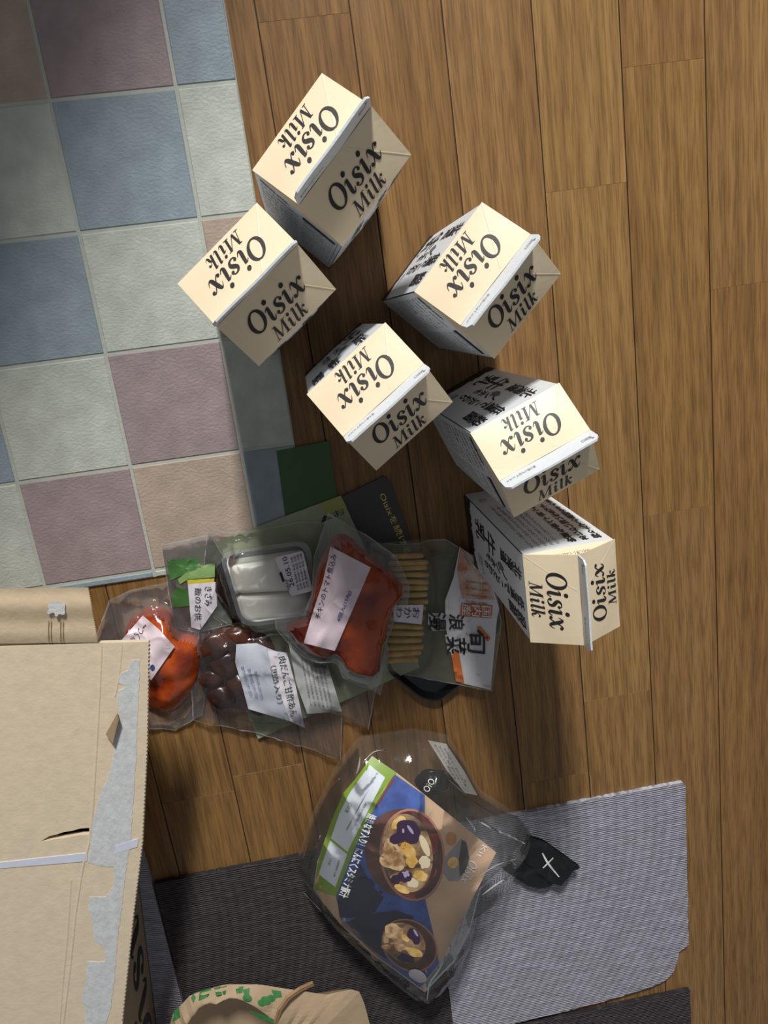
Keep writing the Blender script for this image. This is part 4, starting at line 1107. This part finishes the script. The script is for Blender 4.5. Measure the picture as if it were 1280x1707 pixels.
# gathered black end of the bag
def neck(x, y): return 0.017 + 0.005 * ridge(x, y, 36, 6.1) + 0.002 * nz(x, y, 90, 2)
def slab(m, pts, zf, c=None):
    n0 = len(m.v); f0 = len(m.f); decal(m, pts, zf, 0.0, 14, c=c); n1 = len(m.v) - n0
    m.v += [(x, y, z - 0.003) for x, y, z in m.v[n0:]]; m.f += [tuple(i + n1 for i in f[::-1]) for f in m.f[f0:]]
m = MB(); slab(m, [(838, 1450), (856, 1440), (880, 1436), (926, 1470), (916, 1479), (900, 1482), (880, 1477)], lambda x, y: neck(x, y) - 0.006)
m.build('bag_fold', M_BLACK, r, r.location, smooth=True)
m = MB(); slab(m, [(880, 1394), (906, 1402), (940, 1426), (968, 1446), (954, 1453), (949, 1462), (935, 1477), (922, 1473), (872, 1434), (868, 1420)], neck, (912, 1436))
ne = m.build('bag_top', M_BLACK, r, r.location, smooth=True)
m = MB()
def spx(P_, n_=4):
    g = MB(); stroke(g, P_, n_); m.add([drape(x, y, neck, 0.0009) for x, y, _ in g.v], g.f)
spx([(904, 1422, 2.2), (914, 1440, 3.4), (932, 1462, 1.6)]); spx([(922, 1430, 2), (910, 1442, 2.4), (905, 1447, 1.6)])
m.build('white_lettering', M_WHITE, ne, r.location)

# ================================================================== CARDBOARD BOX
ZL = 0.120; TL = 0.005
r = empty('cardboard_box', (-0.37, -0.6, 0.0), 0, 'opened brown corrugated cardboard box with torn white glue strip on the lid', 'box')
w0, w1, w2, w3 = Vector((-0.189, -0.385)), Vector((-0.1775, -0.95)), Vector((-0.56, -0.96)), Vector((-0.572, -0.393))
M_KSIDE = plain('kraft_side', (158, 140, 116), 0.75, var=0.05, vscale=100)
m = MB()
t_ = 0.005
wp = [w0, w1, w2, w3]; cc = sum(wp, Vector((0, 0))) / 4
inn = [cc + (p - cc) * 0.974 for p in wp]
for i in range(4):
    j = (i + 1) % 4
    m.prism([wp[i], wp[j], inn[j], inn[i]], 0.0062, ZL - TL - 0.0006)
m.prism(wp, 0.006, 0.010)
bo = m.build('box_body', M_KSIDE, r, r.location, fix=True)
# side lettering
m = MB(); g, wd = word('Oisix', 1.0, slant=0.0, gap=0.10)
dw = (w0 - w1).normalized(); nrm = Vector((-dw.y, dw.x)); nrm = nrm if nrm.x > 0 else -nrm
st0 = w1 + dw * 0.175
m.add([tuple((st0 + dw * (x / wd * 0.245) + nrm * 0.0006)) + (0.026 + y / 1.5 * 0.058,) for x, y, _ in g.v], g.f)
m.build('lettering', M_INK, bo, r.location)
# lid
def saw(a, b, n, amp):
    out = []
    for k in range(n):
        t = k / n; s = amp if k % 2 else -amp
        out.append((a[0] + (b[0] - a[0]) * t + s, a[1] + (b[1] - a[1]) * t))
    return out
right = saw((248, 1070), (245, 1240), 52, 1.0) + saw((245, 1240), (237, 1405), 52, 1.1) + saw((237, 1405), (221, 1535), 42, 1.1) + saw((221, 1535), (203, 1707), 54, 1.1) + [(198, 1780), (200, 1900), (205, 2150), (-560, 2200), (-480, 1078), (0, 1078), (100, 1074), (165, 1072)]
slit = [(67, 1403), (82, 1394), (95, 1391), (106, 1387), (120, 1385), (134, 1381), (149, 1380), (150, 1391), (136, 1392), (122, 1394), (106, 1397), (92, 1399), (80, 1401)]
lid = [U(a, b, ZL).xy for a, b in right]; hole = [U(a, b, ZL).xy for a, b in slit]
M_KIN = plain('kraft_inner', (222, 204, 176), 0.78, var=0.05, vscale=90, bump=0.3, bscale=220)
lo_ = MB().prism(lid, ZL - TL, ZL, [hole]).build('lid_panel', M_KIN, r, r.location, fix=True)
# end tab folded slightly up with creases
def tabz(t): return ZL + 0.0005 + 0.006 * math.sin(math.pi * t * 0.5) + 0.0007 * math.sin(t * 12)
m = MB()
tabL, tabR0, tabR1 = (-480, 1078), (163, 1071), (147, 980)
def tab(a, b, dz=0):
    px = tabL[0] + (163 - tabL[0]) * a + (147 - 163) * b * a; py = 1078 + (1071 - 1078) * a + (-92 + (0 if a < 1 else 0)) * b
    if a > 0.999: px += (1.2 if int(b * 60) % 2 else -1.2)
    return U(px, py, tabz(b) + dz)
m.grid(lambda a, b: tab(a, b), 20, 60); nv = len(m.v); m.grid(lambda a, b: tab(a, b, -0.004), 20, 60)
m.f[len(m.f) // 2:] = [f[::-1] for f in m.f[len(m.f) // 2:]]
for j in range(60): m.f.append((j * 21 + 20, (j + 1) * 21 + 20, nv + (j + 1) * 21 + 20, nv + j * 21 + 20))
for i in range(20): m.f += [(60 * 21 + i, nv + 60 * 21 + i, nv + 60 * 21 + i + 1, 60 * 21 + i + 1)]
to = m.build('end_tab', plain('kraft_tab', (214, 192, 160), 0.78, var=0.05, vscale=90, bump=0.3, bscale=220), r, r.location)
tz = lambda x, y: ZL + 0.0068
m = MB()
for x in (83, 103):
    for d in (-2.2, 2.2):
        pp = [[U(x + d + e_, y_, tabz((1075 - y_) / 92) + 0.0006) for e_ in (-0.6, 0.6)] for y_ in (1034, 1046, 1058, 1070)]
        for A_, B_ in zip(pp[:-1], pp[1:]): m.quad(A_[0], A_[1], B_[1], B_[0])
m.build('perforation', plain('kraft_groove', (150, 122, 88), 0.8), to, r.location)
m = MB(); decal(m, ell(95, 1014, 15, 13, 0, wob=.9, seed=3), lambda x_, y_: ZL + 0.0072, 0.0, 3); m.build('torn_paper', plain('torn_white', (206, 206, 206), 0.85, bump=0.6, bscale=500), to, r.location)
# torn glue strip, tape, creases
torn = [(219, 1100), (233, 1100), (232, 1140), (229, 1205), (227, 1269), (222, 1334), (218, 1400), (208, 1467), (203, 1514), (196, 1562), (191, 1634), (184, 1681), (170, 1740), (140, 1740), (143, 1681), (136, 1662), (144, 1634), (145, 1603), (175, 1603), (176, 1579), (157, 1569), (153, 1529), (147, 1519), (148, 1495), (176, 1495), (190, 1476), (191, 1445), (167, 1443), (146, 1438), (150, 1414), (152, 1383), (155, 1370), (165, 1328), (178, 1303), (188, 1269), (192, 1231), (200, 1192), (196, 1166), (198, 1151), (211, 1144), (198, 1138), (201, 1122), (214, 1117)]
rough = []
for a, b in zip(torn, torn[1:] + torn[:1]):
    n = max(1, int(math.hypot(b[0] - a[0], b[1] - a[1]) / 5))
    for k in range(n): rough.append((a[0] + (b[0] - a[0]) * k / n + random.uniform(-.9, .9), a[1] + (b[1] - a[1]) * k / n + random.uniform(-.9, .9)))
MB().prism([U(a, b, ZL).xy for a, b in rough], ZL - 0.001, ZL + 0.0004).build('torn_glue_strip', plain('torn_grey_paper', (206, 208, 208), 0.85, var=0.07, vscale=150, bump=0.9, bscale=260, stretch=(1, .5, 1)), lo_, r.location, fix=True)
for pts in ([(-480, 1480), (0, 1437), (146, 1421), (145, 1435), (0, 1447), (-480, 1492)], [(193, 1409), (231, 1397), (229, 1411), (191, 1423)]):
    MB().prism([U(a, b, ZL).xy for a, b in pts], ZL, ZL + 0.0006).build('tape', plain('white_tape', (214, 218, 232), 0.3, var=0.04, vscale=70), lo_, r.location, fix=True)
def creaseline(P_, wd, h):
    m = MB(); k = len(P_)
    rows = []
    for i, (a, b) in enumerate(P_):
        rows.append([U(a - wd, b, ZL + 0.00002), U(a - wd * .3, b, ZL + h), U(a + wd * .3, b, ZL + h), U(a + wd, b, ZL + 0.00002)])
    for A_, B_ in zip(rows[:-1], rows[1:]): m.add(A_ + B_, [(j, j + 1, 5 + j, 4 + j) for j in range(3)])
    m.build('crease', M_KIN, lo_, r.location, smooth=True, fix=True)
creaseline([(169, 1078), (166, 1150), (161, 1240), (155, 1340), (150, 1400), (137, 1450), (126, 1520), (118, 1600), (105, 1707), (100, 1760)], 2.4, 0.0007)
creaseline([(203, 1076), (198, 1130), (192, 1160)], 2.0, 0.0005)
creaseline([(118, 1468), (112, 1560), (104, 1640), (98, 1720)], 2.2, 0.0006)
m = MB(); f_ = [U(180, 1222, ZL + .001), U(196, 1188, ZL + .0012), U(198, 1200, ZL + .007), U(188, 1240, ZL + .006), U(176, 1224, ZL + .004)]
m.add(f_, [(0, 1, 2, 3, 4)]); m.build('lifted_tear', plain('tear_kraft', (150, 128, 100), .8), lo_, r.location)

# ================================================================== PAPER BAG
r = empty('paper_bag', U(440, 1760, 0.0058), 0, 'crumpled brown paper bag with green vegetable print and open mouth', 'paper bag')
M_PAPER = plain('kraft_paper', (182, 158, 128), 0.7, var=0.05, vscale=60, bump=0.3, bscale=120)
M_GPR = plain('green_bag_print', (58, 124, 66), 0.6)
base = [(276, 1740), (288, 1690), (318, 1658), (374, 1641), (432, 1641), (500, 1652), (552, 1659), (574, 1650), (597, 1649), (607, 1672), (622, 1730), (640, 1860), (560, 1960), (340, 1950), (284, 1840)]
rimp = [(296, 1760), (312, 1706), (338, 1674), (366, 1661), (398, 1665), (428, 1680), (462, 1705), (500, 1730), (530, 1790), (520, 1880), (430, 1930), (330, 1900), (304, 1830)]
zc = 0.0060; HBAG = 0.047; HW = 0.036
bs = Star([U(a, b, HW).xy for a, b in base], U(420, 1790, HW).xy)
rs = Star([U(a, b, HBAG).xy for a, b in rimp], U(420, 1790, HW).xy)
def rad(st, t): return float(np.interp(t, st.xa, st.xr))
def wall(a, b):
    t = -math.pi + 2 * math.pi * a
    R0, R1 = rad(bs, t), rad(rs, t)
    R1 = min(R1, R0 * 0.95)
    cx_, sx_ = math.cos(t), math.sin(t)
    if b < 0.4:
        k = b / 0.4
        R = R0 * (0.62 + 0.38 * k ** 0.7) + 0.003 * nz(cx_ * 5, sx_ * 5 + k, 1.2, 5) * math.sin(math.pi * k); z = zc + (HW - zc) * k
    else:
        k = (b - 0.4) / 0.6
        R = R0 + (R1 - R0) * k
        z = HW + (HBAG - HW) * math.sin(k * math.pi / 2)
        fold = 0.008 * (abs(nz(cx_ * 6, sx_ * 6, 1.0, 25)) - 0.15) + 0.004 * abs(nz(cx_ * 4 + k, sx_ * 14, 1.0, 35))
        z += fold * k ** 0.5
    return (bs.c.x + R * cx_, bs.c.y + R * sx_, max(z, zc))
m = MB(); m.grid(wall, 110, 15)
m.build('bag_wall', M_PAPER, r, r.location, smooth=False, fix=True)
def inner(a, b):
    t = -math.pi + 2 * math.pi * a
    x, y, z = wall(a, 1.0)
    R1 = math.hypot(x - bs.c.x, y - bs.c.y); k = 1 - b * 0.96
    zz = HBAG - (HBAG - 0.010) * (1 - (1 - b) ** 5) + 0.004 * ridge(math.cos(t) * k, math.sin(t) * k, 3.0, 8) * b
    return (bs.c.x + R1 * k * math.cos(t), bs.c.y + R1 * k * math.sin(t), zz)
m = MB(); m.grid(inner, 100, 16); m.build('bag_inside', M_PAPER, r, r.location, smooth=True, fix=True)
def wz(x, y):
    rr = bs.r(x, y); t = math.atan2(y - bs.c.y, x - bs.c.x); R0 = rad(bs, t); R1 = min(rad(rs, t), R0 * .95)
    k = min(max((R0 - rr * R0) / max(R0 - R1, 1e-6), 0), 1)
    return wall((t + math.pi) / (2 * math.pi), 0.4 + 0.6 * k)[2]
m = MB()
for pts in ([(318, 1664), (322, 1656), (326, 1662), (322, 1672)], [(333, 1652), (352, 1647), (346, 1662), (331, 1668)], [(357, 1647), (367, 1644), (369, 1658), (360, 1660)], [(368, 1646), (378, 1643), (374, 1658), (371, 1656)], [(290, 1686), (298, 1679), (300, 1696), (288, 1703)],
            [(392, 1645), (406, 1644), (403, 1655), (394, 1656)], [(404, 1650), (416, 1647), (415, 1662), (406, 1656)],
            [(452, 1650), (468, 1652), (470, 1662), (458, 1664)], [(415, 1684), (440, 1692), (462, 1702), (458, 1707), (430, 1696)]):
    decal(m, pts, wz, 0.0006, 3)
for c_ in ((412, 1664, 8), (443, 1668, 9), (452, 1664, 7), (436, 1672, 7)): decal(m, ell(c_[0], c_[1], c_[2], c_[2] * .8, 20, 14), wz, 0.0008, 3)
m.build('green_print', M_GPR, r.children[0], r.location, smooth=True)['kind'] = 'stuff'
# paper handle
pts = [(522, 1640, .030), (500, 1650, .042), (480, 1664, .050), (466, 1684, .052), (458, 1710, .050), (454, 1740, .044)]
m = MB()
for off, (hw_) in ((0, 3.6),):
    rows = []
    for i, (a, b, z) in enumerate(pts):
        p_ = pts[min(i + 1, 5)]; q_ = pts[max(i - 1, 0)]; dx, dy = p_[0] - q_[0], p_[1] - q_[1]; l_ = math.hypot(dx, dy)
        nx, ny = -dy / l_ * hw_, dx / l_ * hw_
        rows.append([U(a + nx, b + ny, z), U(a + nx * .1, b + ny * .1, z + .0008), U(a, b, z - .0008), U(a - nx * .1, b - ny * .1, z + .0008), U(a - nx, b - ny, z)])
    for A_, B_ in zip(rows[:-1], rows[1:]): m.add(A_ + B_, [(j, j + 1, 6 + j, 5 + j) for j in range(4)])
nv = len(m.v); m.v += [(x, y, z - 0.0015) for x, y, z in m.v]; m.f += [tuple(i + nv for i in f[::-1]) for f in m.f]
m.build('handle', plain('handle_paper', (170, 136, 98), 0.7), r, r.location, fix=True)

# ================================================================== SHADE BLOCKER: made-up cabinet, added out of view to shade the mat corner
r = empty('shade_blocker', (-0.292, 0.560, 0.0), math.radians(62), 'cabinet-shaped blocker added out of view to shade the tiled mat', 'shade blocker')
M_BLOCKER = plain('blocker_wood', (120, 92, 66), 0.5, var=0.1, vscale=30)
MB().box(0.0, 0.44, 0.016, 0.30, 0.035, 0.50, 0.006).build('body', M_BLOCKER, r)
for s in (0, 1):
    d = MB().box(s * 0.22 + 0.004, s * 0.22 + 0.216, 0.0, 0.015, 0.05, 0.485).build('blocker_door', M_BLOCKER, r)
    MB().ellipsoid((0.19 + s * 0.06, -0.011, 0.30), (0.010, 0.012, 0.010), 12, 8).build('blocker_knob', M_BLACK, d)
    for b in (0, 1): MB().box(s * 0.39 + 0.005, s * 0.39 + 0.045, b * 0.24 + 0.018, b * 0.24 + 0.058, 0.0026, 0.035).build('blocker_foot', M_BLOCKER, r)
for o in bpy.data.objects:
    if o.name.startswith('small_print') or o.name.startswith('lettering') or o.name.startswith('printed_text') or o.name.startswith('white_lettering'): o['kind'] = 'stuff'
